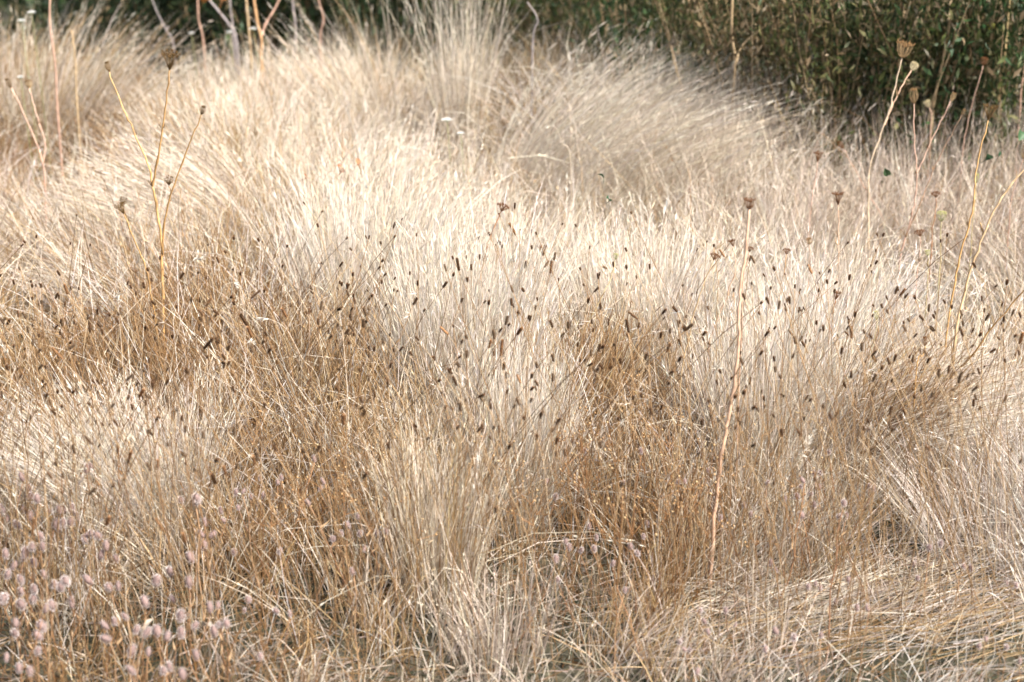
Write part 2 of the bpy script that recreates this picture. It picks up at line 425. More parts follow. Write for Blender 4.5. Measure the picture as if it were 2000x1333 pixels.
# thatch: short dead blades lying every way on the ground
def thatch(n, key, region=None):                      # region: only on the trodden patch
    XY = sample_ground(n * (6 if region else 1), 1.3)
    w, h, lean, cover, tr = field(XY[:, 0], XY[:, 1])
    if region:
        k = rng.uniform(0, 1, len(XY)) < np.clip(tr * 1.4, 0, 1); XY = XY[k][:n]; w = w[k][:n]
    else:
        k = rng.uniform(0, 1, len(XY)) < 0.15 + 0.85 * cover; XY = XY[k]; w = w[k]
    m = len(XY); a = rng.uniform(0, 2 * PI, m)
    if region: a = np.where(rng.uniform(0, 1, m) < 0.6, rng.normal(0.15, 0.4, m), a)
    tilt = rng.uniform(1.5, 5, m)
    lean = np.stack([np.cos(a), np.sin(a)], 1) * tilt[:, None]
    P = np.stack([XY[:, 0], XY[:, 1], gz(XY[:, 0], XY[:, 1]) + rng.uniform(0, 0.02, m)], 1)
    Hh = rng.uniform(0.05, 0.16, m)
    V, T, nv, _, _ = blades(P, Hh, lean, rng.normal(0, 0.5, (m, 2)), rng.uniform(0.0009, 0.002, m), np.array([0, .5, 1.0]))
    cum = np.cumsum(w, 1); cum /= cum[:, -1:]; cls = (rng.uniform(0, 1, m)[:, None] > cum).sum(1)
    col = np.zeros((m, 3))
    for i, ch in enumerate(CLS):
        k = cls == i; col[k] = pick(ch if region is None and i > 1 else 'KKKKB'[i] if region is None else 'PWKGP'[i], k.sum())
    put(key, V, T, np.repeat(col, nv, 0))
thatch(16000, 'golden_grass')
thatch(16000, 'trodden_grass', True)
# broken bits and crumbs of litter on the soil in front
nL = 17000
x = rng.uniform(-1.35, 1.35, nL); y = 1.8 + 1.9 * rng.uniform(0, 1, nL) ** 1.1; a = rng.uniform(0, 2 * PI, nL)
P = np.stack([x, y, gz(x, y) + rng.uniform(.001, .012, nL)], 1)
V, T, nv, _, _ = blades(P, rng.uniform(.015, .06, nL), np.stack([np.cos(a), np.sin(a)], 1) * rng.uniform(4, 9, (nL, 1)), rng.normal(0, .4, (nL, 2)), rng.uniform(.0012, .0045, nL), np.array([0, .5, 1.0]))
k_ = rng.uniform(0, 1, nL); col = np.where((k_ < .35)[:, None], pick('K', nL), np.where((k_ < .75)[:, None], pick('B', nL) * .7, np.array([.05, .06, .035])[None] * rng.uniform(.6, 1.6, (nL, 1))))
put('golden_grass', V, T, np.repeat(col, nv, 0))

LAB = {'pale_grass': ('mass of fine cream and grey dry grass filling the meadow', 'grass'),
       'golden_grass': ('golden and tawny dry grass stalks mixed through the lower meadow', 'grass'),
       'trodden_grass': ('flattened pale straw lying on the bare patch at the lower right', 'straw')}
for key, (a, b, c, n) in SETS.items():
    o = obj(key, mesh(key, np.vstack(a), np.vstack(b), np.vstack(c)), M_GRASS)
    tag(o, LAB[key][0], LAB[key][1], kind='stuff')

# ------------------------------------------------------------------ tussocks one can pick out
TUSS = [  # pixel of the canopy top, radius, height, lean x, lean y, blades, classes, fan, label, blade width
    (262, 780, .17, .30, -.25, 0, 1700, 'PW', 6, 'pale fanned grass tuft below the tall three-armed carrot stalk', 0.0011),
    (905, 490, .19, .46, .03, 0, 2300, 'PW', 2, 'bright upright cream grass tuft in the middle of the meadow', 0.0011),
    (1000, 690, .13, .36, .03, 0, 1200, 'PW', 2, 'narrow pale tuft just below the bright central tuft', 0.0012),
    (1130, 610, .07, .36, .12, 0, 420, 'BG', 4, 'orange brown tuft right of the bright central tuft', 0.0014),
    (1610, 640, .16, .36, .75, -.1, 1500, 'PK', 2, 'combed pale tuft swept to the right beneath the green seed head', 0.0011),
    (1700, 660, .09, .36, .25, 0, 420, 'BG', 4, 'tawny upright tuft below the swept pale tuft', 0.0014),
    (1950, 860, .26, .24, -.15, 0, 520, 'KW', 4, 'grey bleached tuft fanning out near the right edge', 0.0010),
    (440, 290, .24, .38, -.60, -.12, 1500, 'PK', 2.5, 'large arched tussock combed down to the left behind the carrot', 0.0013),
    (1060, 80, .30, .58, .60, -.12, 2200, 'PP', 2, 'big arched tussock sweeping right in front of the weeds', 0.0014),
    (898, 0, .09, .60, .02, 0, 330, 'PP', 1.5, 'tall upright cream tussock at the top centre', 0.0014),
    (735, 20, .18, .52, -.2, -.1, 260, 'PG', 3.5, 'tall straw tussock left of the upright cream one', 0.0014),
    (90, 30, .28, .48, .3, -.05, 1100, 'PG', 3, 'broad tan tussock at the upper left corner', 0.0013),
    (960, 1110, .16, .16, -.05, -.05, 330, 'KP', 4, 'pale splayed tuft at the bottom centre', 0.0012),
    (270, 440, .18, .28, -.7, -.1, 700, 'KP', 3, 'flat grey tuft laid over towards the left edge', 0.0012),
    (700, 385, .22, .42, .05, 0, 1900, 'PW', 2.5, 'fluffy cream tussock left of the flat brown carrot umbel', 0.0012),
    (1620, 510, .22, .36, .05, 0, 1500, 'WP', 3, 'whitish tuft around the small right-hand carrot heads', 0.0012),
    (1210, 185, .30, .46, .45, -.08, 1600, 'PP', 2, 'sloping pale tussock leaning right below the big arched one', 0.0014),
    (1500, 600, .18, .40, .05, 0, 1300, 'PW', 2, 'tall bleached tuft right of the lone carrot stalk', 0.0011),
    (850, 860, .12, .32, 0, 0, 700, 'PG', 2.5, 'straight straw tuft below left of the bright central tuft', 0.0012),
    (1320, 165, .22, .46, .25, 0, 500, 'PK', 2, 'wispy pale tuft at the right end of the big arched tussock', 0.0013),
    (1480, 215, .20, .42, .1, 0, 480, 'PK', 2.5, 'wispy pale tuft at the foot of the tall forked tan stalk', 0.0013),
    (1600, 170, .14, .46, -.05, 0, 330, 'PG', 2, 'thin upright straw tuft before the brown weeds', 0.0013),
    (1830, 200, .22, .44, .05, 0, 480, 'KP', 2, 'wispy grey tuft at the foot of the paired tan stalks', 0.0013),
    (1970, 210, .20, .42, 0, 0, 450, 'KP', 2, 'wispy grey tuft beneath the upper right corner leaves', 0.0013),
    (1270, 480, .2, .38, .05, 0, 1500, 'PW', 3, 'cream tuft between the heart shaped umbel and lone carrot', 0.0012),
]
for (px, py, rad, hgt, lx, ly, nb, cl, fan, lab, wd) in TUSS:
    b = at_height(px, py, hgt * .92); b[2] = float(gz(b[0], b[1]))
    a = rng.uniform(0, 2 * PI, nb); r = rad * 0.5 * np.sqrt(rng.uniform(0, 1, nb))
    off = np.stack([np.cos(a) * r, np.sin(a) * r], 1)
    x = b[0] + off[:, 0]; y = b[1] + off[:, 1]
    P = np.stack([x - b[0], y - b[1], gz(x, y) - 0.006 - b[2]], 1)
    Hh = hgt * rng.uniform(0.5, 1.12, nb)
    L0 = np.array([lx, ly])[None]
    ln = L0 * 0.6 + off * fan + rng.normal(0, 0.085 if abs(lx) < .3 else .17, (nb, 2)); bd = L0 * 0.75 + off * fan * 0.2 + rng.normal(0, 0.10, (nb, 2))
    snap = rng.uniform(0, 1, nb) < .08; bd[snap] += rng.normal(0, 1.0, (snap.sum(), 2))
    V, T, nv, C0, tg = blades(P, Hh, ln, bd, rng.uniform(0.9, 2.2, nb) * wd)
    k1 = rng.uniform(0, 1, nb) < 0.65
    col = np.where(k1[:, None], pick(cl[0], nb), pick(cl[1], nb))
    sub = np.where(rng.uniform(0, 1, nb) < 0.25)[0]
    PV, PT = panicles(C0[sub], tg[sub], Hh[sub])
    me = mesh('grass_tussock', np.vstack([V, PV]), np.vstack([T, PT + len(V)]),
              np.vstack([np.repeat(col, nv, 0), np.repeat(np.clip(col[sub] * 1.06 + .02, 0, .8), 24, 0)]))
    o = obj('grass_tussock', me, M_GRASS); o.location = b
    tag(o, lab, 'grass tuft', 'tussocks standing out of the meadow')

# ------------------------------------------------------------------ weeds along the back
GREENS = {'green': [(0.026, 0.062, 0.020), (0.042, 0.080, 0.026), (0.062, 0.084, 0.03), (0.07, 0.070, 0.03)],
          'olive': [(0.085, 0.10, 0.030), (0.05, 0.075, 0.022), (0.15, 0.14, 0.055), (0.09, 0.075, 0.035)],
          'brown': [(0.14, 0.095, 0.045), (0.09, 0.075, 0.03), (0.22, 0.16, 0.085), (0.06, 0.07, 0.025)],
          'dark': [(0.022, 0.042, 0.018), (0.030, 0.048, 0.02), (0.042, 0.052, 0.02)]}
def weed(px, Y, Hm, rad, nst, nleaf, cl, leafL, lab):
    nleaf = int(nleaf * 1.9)
    b = at_dist(px, 200, Y); b[2] = float(gz(b[0], b[1]))
    e = empty('weed_clump', b)
    st = MB(); lf = MB(); stems = []
    for i in range(nst):
        a = random.uniform(0, 2 * PI); r = rad * math.sqrt(random.random()) * 0.6
        p0 = np.array([r * math.cos(a), r * math.sin(a), 0]); hh = Hm * random.uniform(0.65, 1.1)
        ln = np.array([random.gauss(0, .12) + 0.25 * math.cos(a), random.gauss(0, .12) + 0.25 * math.sin(a)])
        t = np.linspace(0, 1, 6)[:, None]
        P = p0 + np.hstack([ln[None] * hh * t ** 1.5, hh * t]) + np.hstack([rng.normal(0, .006, (6, 2)), np.zeros((6, 1))])
        P[0, 2] = -0.02
        c = np.array(random.choice([(0.30, 0.2, 0.11), (0.2, 0.13, 0.07), (0.16, 0.14, 0.06), (0.4, 0.3, 0.18)]))
        st.tube(P, np.linspace(0.0020, 0.0008, 6), c, 4); stems.append(P)
    # leaves, all at once
    S = np.array(stems); si = rng.integers(0, nst, nleaf); t = rng.uniform(0.08, 1.0, nleaf) * 4.999; k = t.astype(int); f = (t - k)[:, None]
    base = S[si, k] * (1 - f) + S[si, k + 1] * f + rng.normal(0, 1, (nleaf, 3)) * np.array([.028, .028, .02])
    base[:, 2] = np.maximum(base[:, 2], 0.01)
    d = rng.normal(0, 1, (nleaf, 3)); d[:, 2] = d[:, 2] * 1.6 + 0.8; d /= np.linalg.norm(d, axis=1, keepdims=True)
    s = np.cross(d, rng.normal(0, 1, (nleaf, 3))); s /= np.linalg.norm(s, axis=1, keepdims=True)
    L = leafL * .85 * rng.uniform(0.4, 1.9, (nleaf, 1)); Wd = L * rng.uniform(0.06, 0.19, (nleaf, 1))
    nrm = np.cross(d, s)
    V = np.stack([base, base + d * L * .5 - s * Wd, base + d * L * .5 + s * Wd, base + d * L - nrm * L * 0.2], 1)
    T = (np.arange(nleaf) * 4)[:, None, None] + np.array([(0, 2, 1), (1, 2, 3)])[None]
    pal = np.array(GREENS[cl]); col = pal[rng.integers(0, len(pal), nleaf)] * rng.uniform(.6, 1.4, (nleaf, 1))
    dry = rng.uniform(0, 1, nleaf) < .10 * (cl != 'dark'); col[dry] = np.array([.34, .25, .15]) * rng.uniform(.7, 1.3, (dry.sum(), 1))
    lf.add(V.reshape(-1, 3), T.reshape(-1, 3), np.repeat(col, 4, 0))
    st.build('stems', M_STEM, e); lf.build('foliage', M_LEAF, e)
    tag(e, lab, 'weed', 'tall weeds along the back of the meadow')
WEEDS = [
    (1190, 6.35, .95, .30, 26, 5200, 'olive', .022, 'olive weed clump just behind the big arched tussock'),
    (1300, 5.85, .9, .30, 26, 5600, 'green', .024, 'dark green weed clump left of the tall forked tan stalk'),
    (1360, 5.45, .35, .22, 20, 3200, 'green', .022, 'low green leafy weed at the foot of the forked tan stalk'),
    (1440, 5.5, 1.0, .30, 26, 5200, 'olive', .02, 'olive brown weed clump behind the tall forked tan stalk'),
    (1560, 5.2, .9, .30, 30, 5600, 'brown', .02, 'brownish feathery weed clump between the forked stalk and white flowers'),
    (1670, 5.05, .85, .26, 26, 5200, 'olive', .022, 'olive weed clump under the small white flowers'),
    (1760, 5.1, .95, .28, 26, 5600, 'green', .022, 'green weed clump behind the cup shaped carrot umbel'),
    (1860, 5.15, 1.0, .30, 22, 4600, 'green', .026, 'dark leafy weed clump behind the pair of tan stalks'),
    (1960, 5.05, .95, .28, 24, 5000, 'olive', .024, 'olive weed clump at the upper right corner'),
    (2080, 5.1, .95, .30, 22, 4200, 'green', .024, 'green weed clump cut by the right picture edge'),
    (300, 6.85, .7, .34, 22, 4600, 'dark', .03, 'dark green shrub at the top left behind grey stems'),
    (440, 6.75, .7, .34, 22, 4600, 'dark', .03, 'dark green shrub behind the leaning grey stem'),
    (570, 6.65, .7, .34, 22, 4600, 'green', .03, 'dark shrub behind the forked orange tan stem'),
    (690, 6.75, .7, .30, 20, 3600, 'dark', .03, 'dark shrub between forked stem and straw tussock'),
    (800, 6.55, .7, .28, 20, 3600, 'dark', .028, 'dark green gap shrub left of the upright cream tussock'),
    (960, 6.65, .75, .30, 22, 3600, 'olive', .022, 'olive weeds right of the upright cream tussock'),
    (1075, 6.55, .85, .30, 24, 4200, 'olive', .022, 'yellowish olive weeds above the big arched tussock'),
]
for a in WEEDS: weed(*a)
# the mass behind them
nU = 42000
ux = rng.uniform(-3.4, 3.6, nU); uy = hedge_front(ux) + 0.75 + rng.uniform(0, 2.2, nU); uz = gz(ux, uy) + np.abs(rng.normal(0, .42, nU))
d = rng.normal(0, 1, (nU, 3)); d /= np.linalg.norm(d, axis=1, keepdims=True)
s = np.cross(d, rng.normal(0, 1, (nU, 3))); s /= np.linalg.norm(s, axis=1, keepdims=True)
L = rng.uniform(.02, .06, (nU, 1)); base = np.stack([ux, uy, uz], 1)
V = np.stack([base, base + d * L * .5 - s * L * .28, base + d * L * .5 + s * L * .28, base + d * L], 1)
T = (np.arange(nU) * 4)[:, None, None] + np.array([(0, 2, 1), (1, 2, 3)])[None]
pal = np.array(GREENS['dark'] + GREENS['green']); col = pal[rng.integers(0, len(pal), nU)] * rng.uniform(.6, 1.3, (nU, 1))
tag(obj('undergrowth', mesh('undergrowth', V, T, np.repeat(col, 4, 0)), M_LEAF),
    'dark green undergrowth filling the space behind the weeds', 'undergrowth', kind='stuff')

# ------------------------------------------------------------------ bare stalks standing before the weeds
TAN, ORG, GRY, PNK = (0.46, 0.33, 0.19), (0.50, 0.30, 0.15), (0.30, 0.26, 0.25), (0.46, 0.29, 0.21)
def smooth_path(P, n=5):
    P = np.asarray(P, float)
    if len(P) < 3: return np.array([P[0] + (P[-1] - P[0]) * t for t in np.linspace(0, 1, n)])
    out = []
    for i in range(len(P) - 1):
        p0 = P[max(i - 1, 0)]; p1 = P[i]; p2 = P[i + 1]; p3 = P[min(i + 2, len(P) - 1)]
        for t in np.linspace(0, 1, n, endpoint=False):
            out.append(0.5 * ((2 * p1) + (-p0 + p2) * t + (2 * p0 - 5 * p1 + 4 * p2 - p3) * t * t + (-p0 + 3 * p1 - 3 * p2 + p3) * t ** 3))
    out.append(P[-1]); return np.array(out)
def stalk_plant(name, Y, paths, lab, cat, group=None):
    """paths: (pixels from the bottom up, colour, radius at the foot, radius at the tip, depth offset)"""
    first = at_dist(*paths[0][0][0], Y)
    b = np.array([first[0], Y, float(gz(first[0], Y))]); e = empty(name, b)
    for i, (pix, col, r0, r1, dy) in enumerate(paths):
        n = len(pix); P = np.array([at_dist(p[0], p[1], Y + dy * j / max(1, n - 1)) for j, p in enumerate(pix)]) - b
        if i == 0 and P[0, 2] > 0.005: P = np.vstack([[P[0, 0] - 0.02 * 0, 0, -0.02], P])
        P = smooth_path(P, 5)
        m = MB(); c = np.array(col) * np.random.default_rng(i + 3).uniform(.8, 1.2, (len(P), 1))
        rr = .58 * np.linspace(r0, r1, len(P)) * (1 + 0.12 * np.sin(np.arange(len(P)) * 1.7))
        m.tube(P, rr, c, 6)
        m.build('stem' if i == 0 else 'branch', M_STEM, e, True)
    return tag(e, lab, cat, group)
GST = 'bare stalks standing in front of the weeds'
STK = [
    (5.05, [([(1432, 262), (1430, 200), (1436, 120), (1429, 60), (1432, -60)], TAN, .0075, .006, 0),
            ([(1438, 122), (1448, 92), (1475, 66), (1515, 40), (1545, 32)], TAN, .005, .0025, .1)], 'tall tan stalk with one side branch arching right'),
    (5.10, [([(1757, 95), (1760, 60), (1768, 0), (1770, -60)], TAN, .006, .005, 0)], 'straight tan stalk rising behind the cup shaped carrot umbel'),
    (5.00, [([(1805, 250), (1810, 160), (1817, 95), (1812, 40), (1822, -60)], TAN, .0065, .005, 0)], 'kinked tan stalk, left of the pair at the upper right'),
    (4.90, [([(1818, 260), (1828, 180), (1843, 110), (1855, 40), (1865, -50)], TAN, .007, .005, 0),
           ([(1843, 110), (1860, 80), (1878, 60), (1905, 20)], PNK, .0045, .002, .05)], 'forked tan stalk, right of the pair at the upper right'),
    (5.20, [([(1872, 182), (1858, 150), (1845, 118), (1830, 90)], GRY, .005, .003, .05)], 'grey stick crossing behind the forked stalk'),
    (4.95, [([(1945, 245), (1953, 170), (1962, 110), (1968, 40), (1978, -60)], (0.46, .34, .17), .006, .0045, 0)], 'slim golden stalk near the upper right corner'),
    (4.90, [([(1990, 240), (1994, 180), (2004, 100), (2008, -40)], PNK, .005, .004, 0)], 'pinkish stalk cut by the right picture edge'),
    (5.10, [([(1345, 230), (1336, 190), (1322, 140), (1310, 90)], TAN, .005, .003, 0)], 'leaning straw stalk left of the forked tan stalk'),
    (5.00, [([(1552, 290), (1560, 220), (1578, 170), (1588, 120), (1572, 60)], GRY, .005, .003, 0)], 'wavy grey stalk with pale tip among the brown weeds'),
    (5.10, [([(1615, 240), (1607, 150), (1612, 60), (1618, -30)], (0.3, .25, .1), .004, .003, 0)], 'thin olive stalk left of the white flowers'),
    (6.00, [([(510, 118), (511, 80), (502, 40), (490, -40)], ORG, .009, .007, 0),
           ([(511, 70), (520, 45), (538, 15), (560, -30)], PNK, .006, .004, .05)], 'thick orange tan stem forking in two at the top left'),
    (6.10, [([(490, 112), (486, 60), (481, 0), (480, -40)], TAN, .007, .006, 0)], 'straight tan stem just left of the forked one'),
    (6.20, [([(462, 85), (448, 50), (425, 20), (404, -5)], GRY, .008, .006, 0)], 'leaning grey stem at the top left'),
    (6.30, [([(398, 90), (388, 40), (386, 0), (384, -30)], PNK, .006, .005, 0)], 'pinkish stem left of the leaning grey stem'),
    (6.20, [([(455, 60), (450, 20), (448, -30)], GRY, .006, .005, 0)], 'short grey stem between leaning stem and tan stem'),
    (6.30, [([(575, 110), (578, 60), (572, 10), (570, -30)], GRY, .006, .005, 0)], 'grey stem right of the forked orange stem'),
    (6.30, [([(340, 95), (325, 60), (305, 20), (290, -20)], GRY, .005, .003, 0)], 'thin grey twig leaning left at the top left'),
    (6.10, [([(625, 85), (632, 40), (622, 0), (620, -30)], PNK, .005, .004, 0)], 'pinkish grey stem before the dark gap shrub'),
    (5.60, [([(872, 205), (877, 140), (888, 90)], GRY, .006, .003, 0)], 'dark grey stick slanting in front of the cream tussock'),
    (5.40, [([(1040, 90), (1050, 40), (1030, 5)], GRY, .005, .003, 0)], 'bent grey stick above the big arched tussock'),
    (5.20, [([(112, 215), (108, 130), (97, 40), (100, -40)], PNK, .006, .005, 0)], 'tall pinkish stalk in the upper left tussock'),
    (5.30, [([(150, 200), (147, 120), (140, 60)], TAN, .005, .004, 0)], 'tan stalk beside the tall pinkish stalk at upper left'),
    (3.20, [([(1420, 620), (1395, 700), (1325, 880)][::-1], TAN, .0014, .0009, 0)], 'long thin straw stalk slanting up beside the lone carrot stalk'),
]
for (Y, paths, lab) in STK: stalk_plant('dead_stalk', Y, paths, lab, 'stalk', GST)

# ------------------------------------------------------------------ wild carrot
SEEDC = {'brown': ((0.10, 0.058, 0.022), (0.19, 0.115, 0.045)), 'tan': ((0.20, 0.115, 0.05), (0.36, 0.245, 0.125)),
         'rust': ((0.13, 0.055, 0.022), (0.19, 0.09, 0.04)), 'green': ((0.40, 0.38, 0.17), (0.44, 0.42, 0.22)), 'pale': ((0.50, 0.42, 0.24), (0.5, 0.42, 0.26))}
UM = {}
def umbel_mesh(kind, colr, v):
    """unit umbel: width 1, its height set by the kind; returns (rays, seeds)"""
    key = (kind, colr, v)
    if key in UM: return UM[key]
    rd = random.Random(hash((kind, v)) % 1000 if False else sum(map(ord, kind)) + v * 17)
    dark, lite = map(np.array, SEEDC[colr])
    n = {'cone': 26, 'cup': 28, 'closed': 26, 'flat': 26, 'ball': 30}[kind]
    Hh = {'cone': 0.95, 'cup': 0.85, 'closed': 1.45, 'flat': 0.62, 'ball': 0.95}[kind]
    m = MB(); sd_ = MB()
    for i in range(n):
        ph = i * 2.39996 + rd.uniform(-.2, .2); rr = math.sqrt((i + 0.6) / n)
        P = []
        for t in (0, .25, .5, .75, 1.0):
            if kind == 'cone': r = 0.5 * rr * (0.06 + 0.94 * t ** 1.05); z = Hh * t * (0.84 + 0.16 * rr)
            elif kind == 'cup': r = 0.5 * rr * math.sin(PI * (0.02 + 0.5 * t)) ** 0.75; z = Hh * (t ** 1.25) * (0.72 + .28 * rr)
            elif kind == 'closed': r = 0.5 * rr * math.sin(PI * (0.04 + 0.76 * t)); z = Hh * t * (0.9 + .1 * rr)
            elif kind == 'flat': r = 0.5 * rr * t ** 0.8; z = Hh * t * (1.0 - 0.3 * rr * rr)
            else: r = 0.5 * rr * math.sin(PI * (0.03 + 0.62 * t)); z = Hh * t * (1.0 - 0.18 * rr * rr)
            P.append((r * math.cos(ph) + rd.uniform(-.012, .012), r * math.sin(ph) + rd.uniform(-.012, .012), z))
        P = np.array(P); k = lite * rd.uniform(.75, 1.2)
        m.tube(P, [.020, .018, .016, .014, .012], k, 3, False)
        tip = P[-1]; dr = P[-1] - P[-2]; dr = dr / (np.linalg.norm(dr) + 1e-9)
        for j in range(6):
            off = np.array([rd.gauss(0, .045), rd.gauss(0, .045), rd.gauss(0, .04)]); q_ = tip + off
            m.tube(np.array([P[-2] * .3 + tip * .7, q_]), [.008, .006], k, 3, False)
            c = dark * rd.uniform(.6, 1.5)
            sd_.seed(q_ + dr * 0.02, rd.uniform(.018, .032), c, 1.7)
            for _ in range(2):     # bristles
                a = np.array([rd.gauss(0, 1), rd.gauss(0, 1), rd.gauss(.3, 1)]); a /= np.linalg.norm(a)
                sd_.leaf(q_, a, np.array([a[1], -a[0], .1]), .065, .010, c * 1.3, 0, 2)
    for i in range(9):
        ph = i / 9 * 2 * PI + rd.uniform(-.2, .2); up = {'closed': 1.3, 'cone': .9, 'cup': .5, 'flat': 0.0, 'ball': .6}[kind]
        d_ = np.array([math.cos(ph), math.sin(ph), up + rd.uniform(-.3, .3)])
        m.leaf(np.array([0, 0, 0.0]), d_, np.array([-math.sin(ph), math.cos(ph), 0]), rd.uniform(.25, .42), .028, lite * rd.uniform(.7, 1.1), .2, 3)
    m.lathe(np.zeros(3), (0, 0, 1), [(-.05, .02), (-.01, .05), (.03, .055), (.06, .03)], lite, 6)
    UM[key] = (m.mesh('umbel'), sd_.mesh('seeds')); return UM[key]
def carrot(Y, stem, heads, lab, group='wild carrots'):
    """stem: list of (pixels bottom up, colour, r0, r1, depth offset); heads: (stem index, width px, kind, colour, roll)"""
    first = at_dist(*stem[0][0][0], Y)
    b = np.array([first[0], Y, float(gz(first[0], Y))]); e = empty('wild_carrot', b); tips = []; joints = MB(); anyj = False
    for i, (pix, col, r0, r1, dy) in enumerate(stem):
        n = len(pix); P = np.array([at_dist(p[0], p[1], Y + dy * j / max(1, n - 1)) for j, p in enumerate(pix)]) - b
        if i == 0: P = np.vstack([[P[0, 0] * 0, 0, -0.02], P]) if P[0, 2] > 0.01 else P
        P = smooth_path(P, 5); g = np.random.default_rng(i + int(pix[0][0]))
        P[1:-1] += g.normal(0, .0009, P[1:-1].shape)
        m = MB(); nn = len(P); t = np.linspace(0, 1, nn)[:, None]
        lite = np.minimum(np.array(col) * 1.25 + .03, .75)
        c = (np.array(col) * (1 - t) + lite * t) * g.uniform(.85, 1.15, (nn, 1))
        rad = np.linspace(r0, r1, nn) * (.78 if Y > 4.1 else .92); node = np.arange(nn) % 9 == 4; rad[node] *= 1.4; c[node] *= .7
        m.tube(P, rad, c, 6); m.build('stem' if i == 0 else 'branch', M_STEM, e, True)
        tips.append((P[-1], P[-1] - P[-3]))
        for k in ([0] if i else []) + ([nn // 2] if nn > 12 else []):     # dry sheaths at the joints
            for s_ in range(3):
                a = g.uniform(0, 2 * PI)
                joints.leaf(P[k], np.array([math.cos(a) * .6, math.sin(a) * .6, g.uniform(.2, 1)]), np.array([-math.sin(a), math.cos(a), 0]),
                            g.uniform(.008, .022), .0025, np.array((.30, .19, .10)) * g.uniform(.7, 1.3), .5, 3); anyj = True
    if anyj: joints.build('leaf_sheath', M_STEM, e)['kind'] = 'stuff'
    for v, (si, wpx, kind, colr, roll) in enumerate(heads):
        p, d_ = tips[si]; wd = wpx / F_PX * (Y * CP + (CAM_Z - (b[2] + p[2])) * SP)
        ms, md = umbel_mesh(kind, colr, v % 3)
        o = obj('umbel', ms, M_STEM, e); o.location = p; o.scale = (wd, wd, wd)
        dd = Vector(d_).normalized(); qv = dd.to_track_quat('Z', 'Y'); o.rotation_mode = 'QUATERNION'
        o.rotation_quaternion = qv @ Quaternion((0, 0, 1), roll)
        s_ = obj('seeds', md, M_HEAD, o)
    return tag(e, lab, 'wild carrot', group)
OC = (0.50, 0.29, 0.11); RC = (0.30, 0.14, 0.06); PC = (0.50, 0.32, 0.21)
carrot(3.72, [
    ([(326, 860), (324, 750), (318, 600), (316, 490), (309, 420), (298, 365)], OC, .0036, .0026, 0),
    ([(298, 365), (292, 330), (266, 266), (240, 212), (214, 141)], OC, .0022, .0011, .06),
    ([(298, 365), (310, 300), (322, 215), (331, 136)], OC, .0024, .0014, -.05),
    ([(318, 500), (322, 430), (341, 362), (368, 285), (393, 224)], OC, .0022, .0011, -.08),
    ([(331, 395), (333, 375), (330, 362)], OC, .0012, .0009, -.03),
    ([(322, 740), (310, 665), (296, 580), (288, 535), (265, 475), (242, 418)], OC, .002, .0011, -.1),
    ([(250, 436), (243, 415), (238, 399)], OC, .001, .0008, -.06)],
    [(1, 14, 'closed', 'brown', 0), (2, 36, 'cone', 'brown', 1), (3, 13, 'closed', 'brown', 2), (4, 19, 'cone', 'brown', .5), (5, 22, 'cone', 'brown', .2), (6, 17, 'cone', 'brown', 3)],
    'tall golden wild carrot with three long arms and brown umbels')
carrot(4.6, [([(97, 490), (90, 430), (84, 320), (62, 258), (22, 172)], PNK, .0042, .002, 0), ([(84, 320), (88, 275), (70, 220), (58, 172)], PNK, .002, .0012, .1)],
    [(0, 13, 'closed', 'brown', 0), (1, 17, 'ball', 'tan', 1)], 'blurred pinkish wild carrot near the left edge')
carrot(3.75, [([(931, 700), (932, 620), (935, 560), (945, 508), (962, 455), (979, 413)], RC, .0020, .0012, 0),
              ([(934, 600), (946, 585), (960, 590)], RC, .001, .0006, -.02), ([(944, 512), (952, 505), (957, 500)], RC, .0009, .0005, -.02)],
    [(0, 24, 'flat', 'rust', 0)], 'reddish wild carrot stem with one flat umbel above the pale centre')
carrot(3.85, [([(1057, 660), (1063, 560), (1061, 500)], (0.45, .28, .14), .0014, .0009, 0)], [(0, 20, 'cone', 'rust', 0)], 'small heart shaped rusty umbel right of the flat umbel')
carrot(3.6, [([(1085, 760), (1130, 665), (1170, 590), (1192, 545), (1202, 507)], (0.5, .40, .22), .0014, .0009, 0)], [(0, 12, 'ball', 'green', 0)], 'yellow green round carrot head on a long slanting pale stem')
carrot(3.6, [([(852, 700), (858, 650), (862, 630)], (0.4, .33, .16), .0010, .0008, 0)], [(0, 13, 'ball', 'green', 1)], 'small yellow green carrot head left of the reddish carrot stem')
carrot(2.99, [([(1387, 1168), (1391, 1060), (1402, 940), (1414, 860), (1427, 790), (1440, 700), (1443, 620), (1446, 560), (1458, 480), (1463, 409)], PC, .0038, .0022, .04)],
    [(0, 24, 'cup', 'rust', 0)], 'tall lone wild carrot stalk with a thick pinkish stem and cup umbel')
carrot(3.3, [([(1330, 760), (1348, 650), (1372, 560), (1394, 508)], (0.5, .35, .19), .0013, .0009, 0)], [(0, 20, 'flat', 'rust', 0)], 'flat rusty umbel just left of the lone carrot stalk')
carrot(3.5, [([(1380, 700), (1420, 580), (1437, 520), (1432, 482)], PC, .0013, .0009, 0)], [(0, 14, 'cone', 'rust', 1)], 'small rusty umbel almost touching the lone carrot stalk')
carrot(3.2, [([(1452, 560), (1458, 520), (1464, 492)], PC, .0012, .0008, 0)], [(0, 15, 'flat', 'rust', 2)], 'small flat umbel just right of the lone carrot stalk')
carrot(3.75, [([(1510, 660), (1525, 570), (1536, 497)], (0.4, .24, .12), .0014, .0009, 0)], [(0, 17, 'flat', 'rust', 1)], 'flat rusty umbel right of the lone carrot stalk')
carrot(3.9, [([(1578, 570), (1580, 520), (1581, 478)], PC, .0012, .0008, 0)], [(0, 14, 'ball', 'tan', 0)], 'small tan carrot head between two flat rusty umbels')
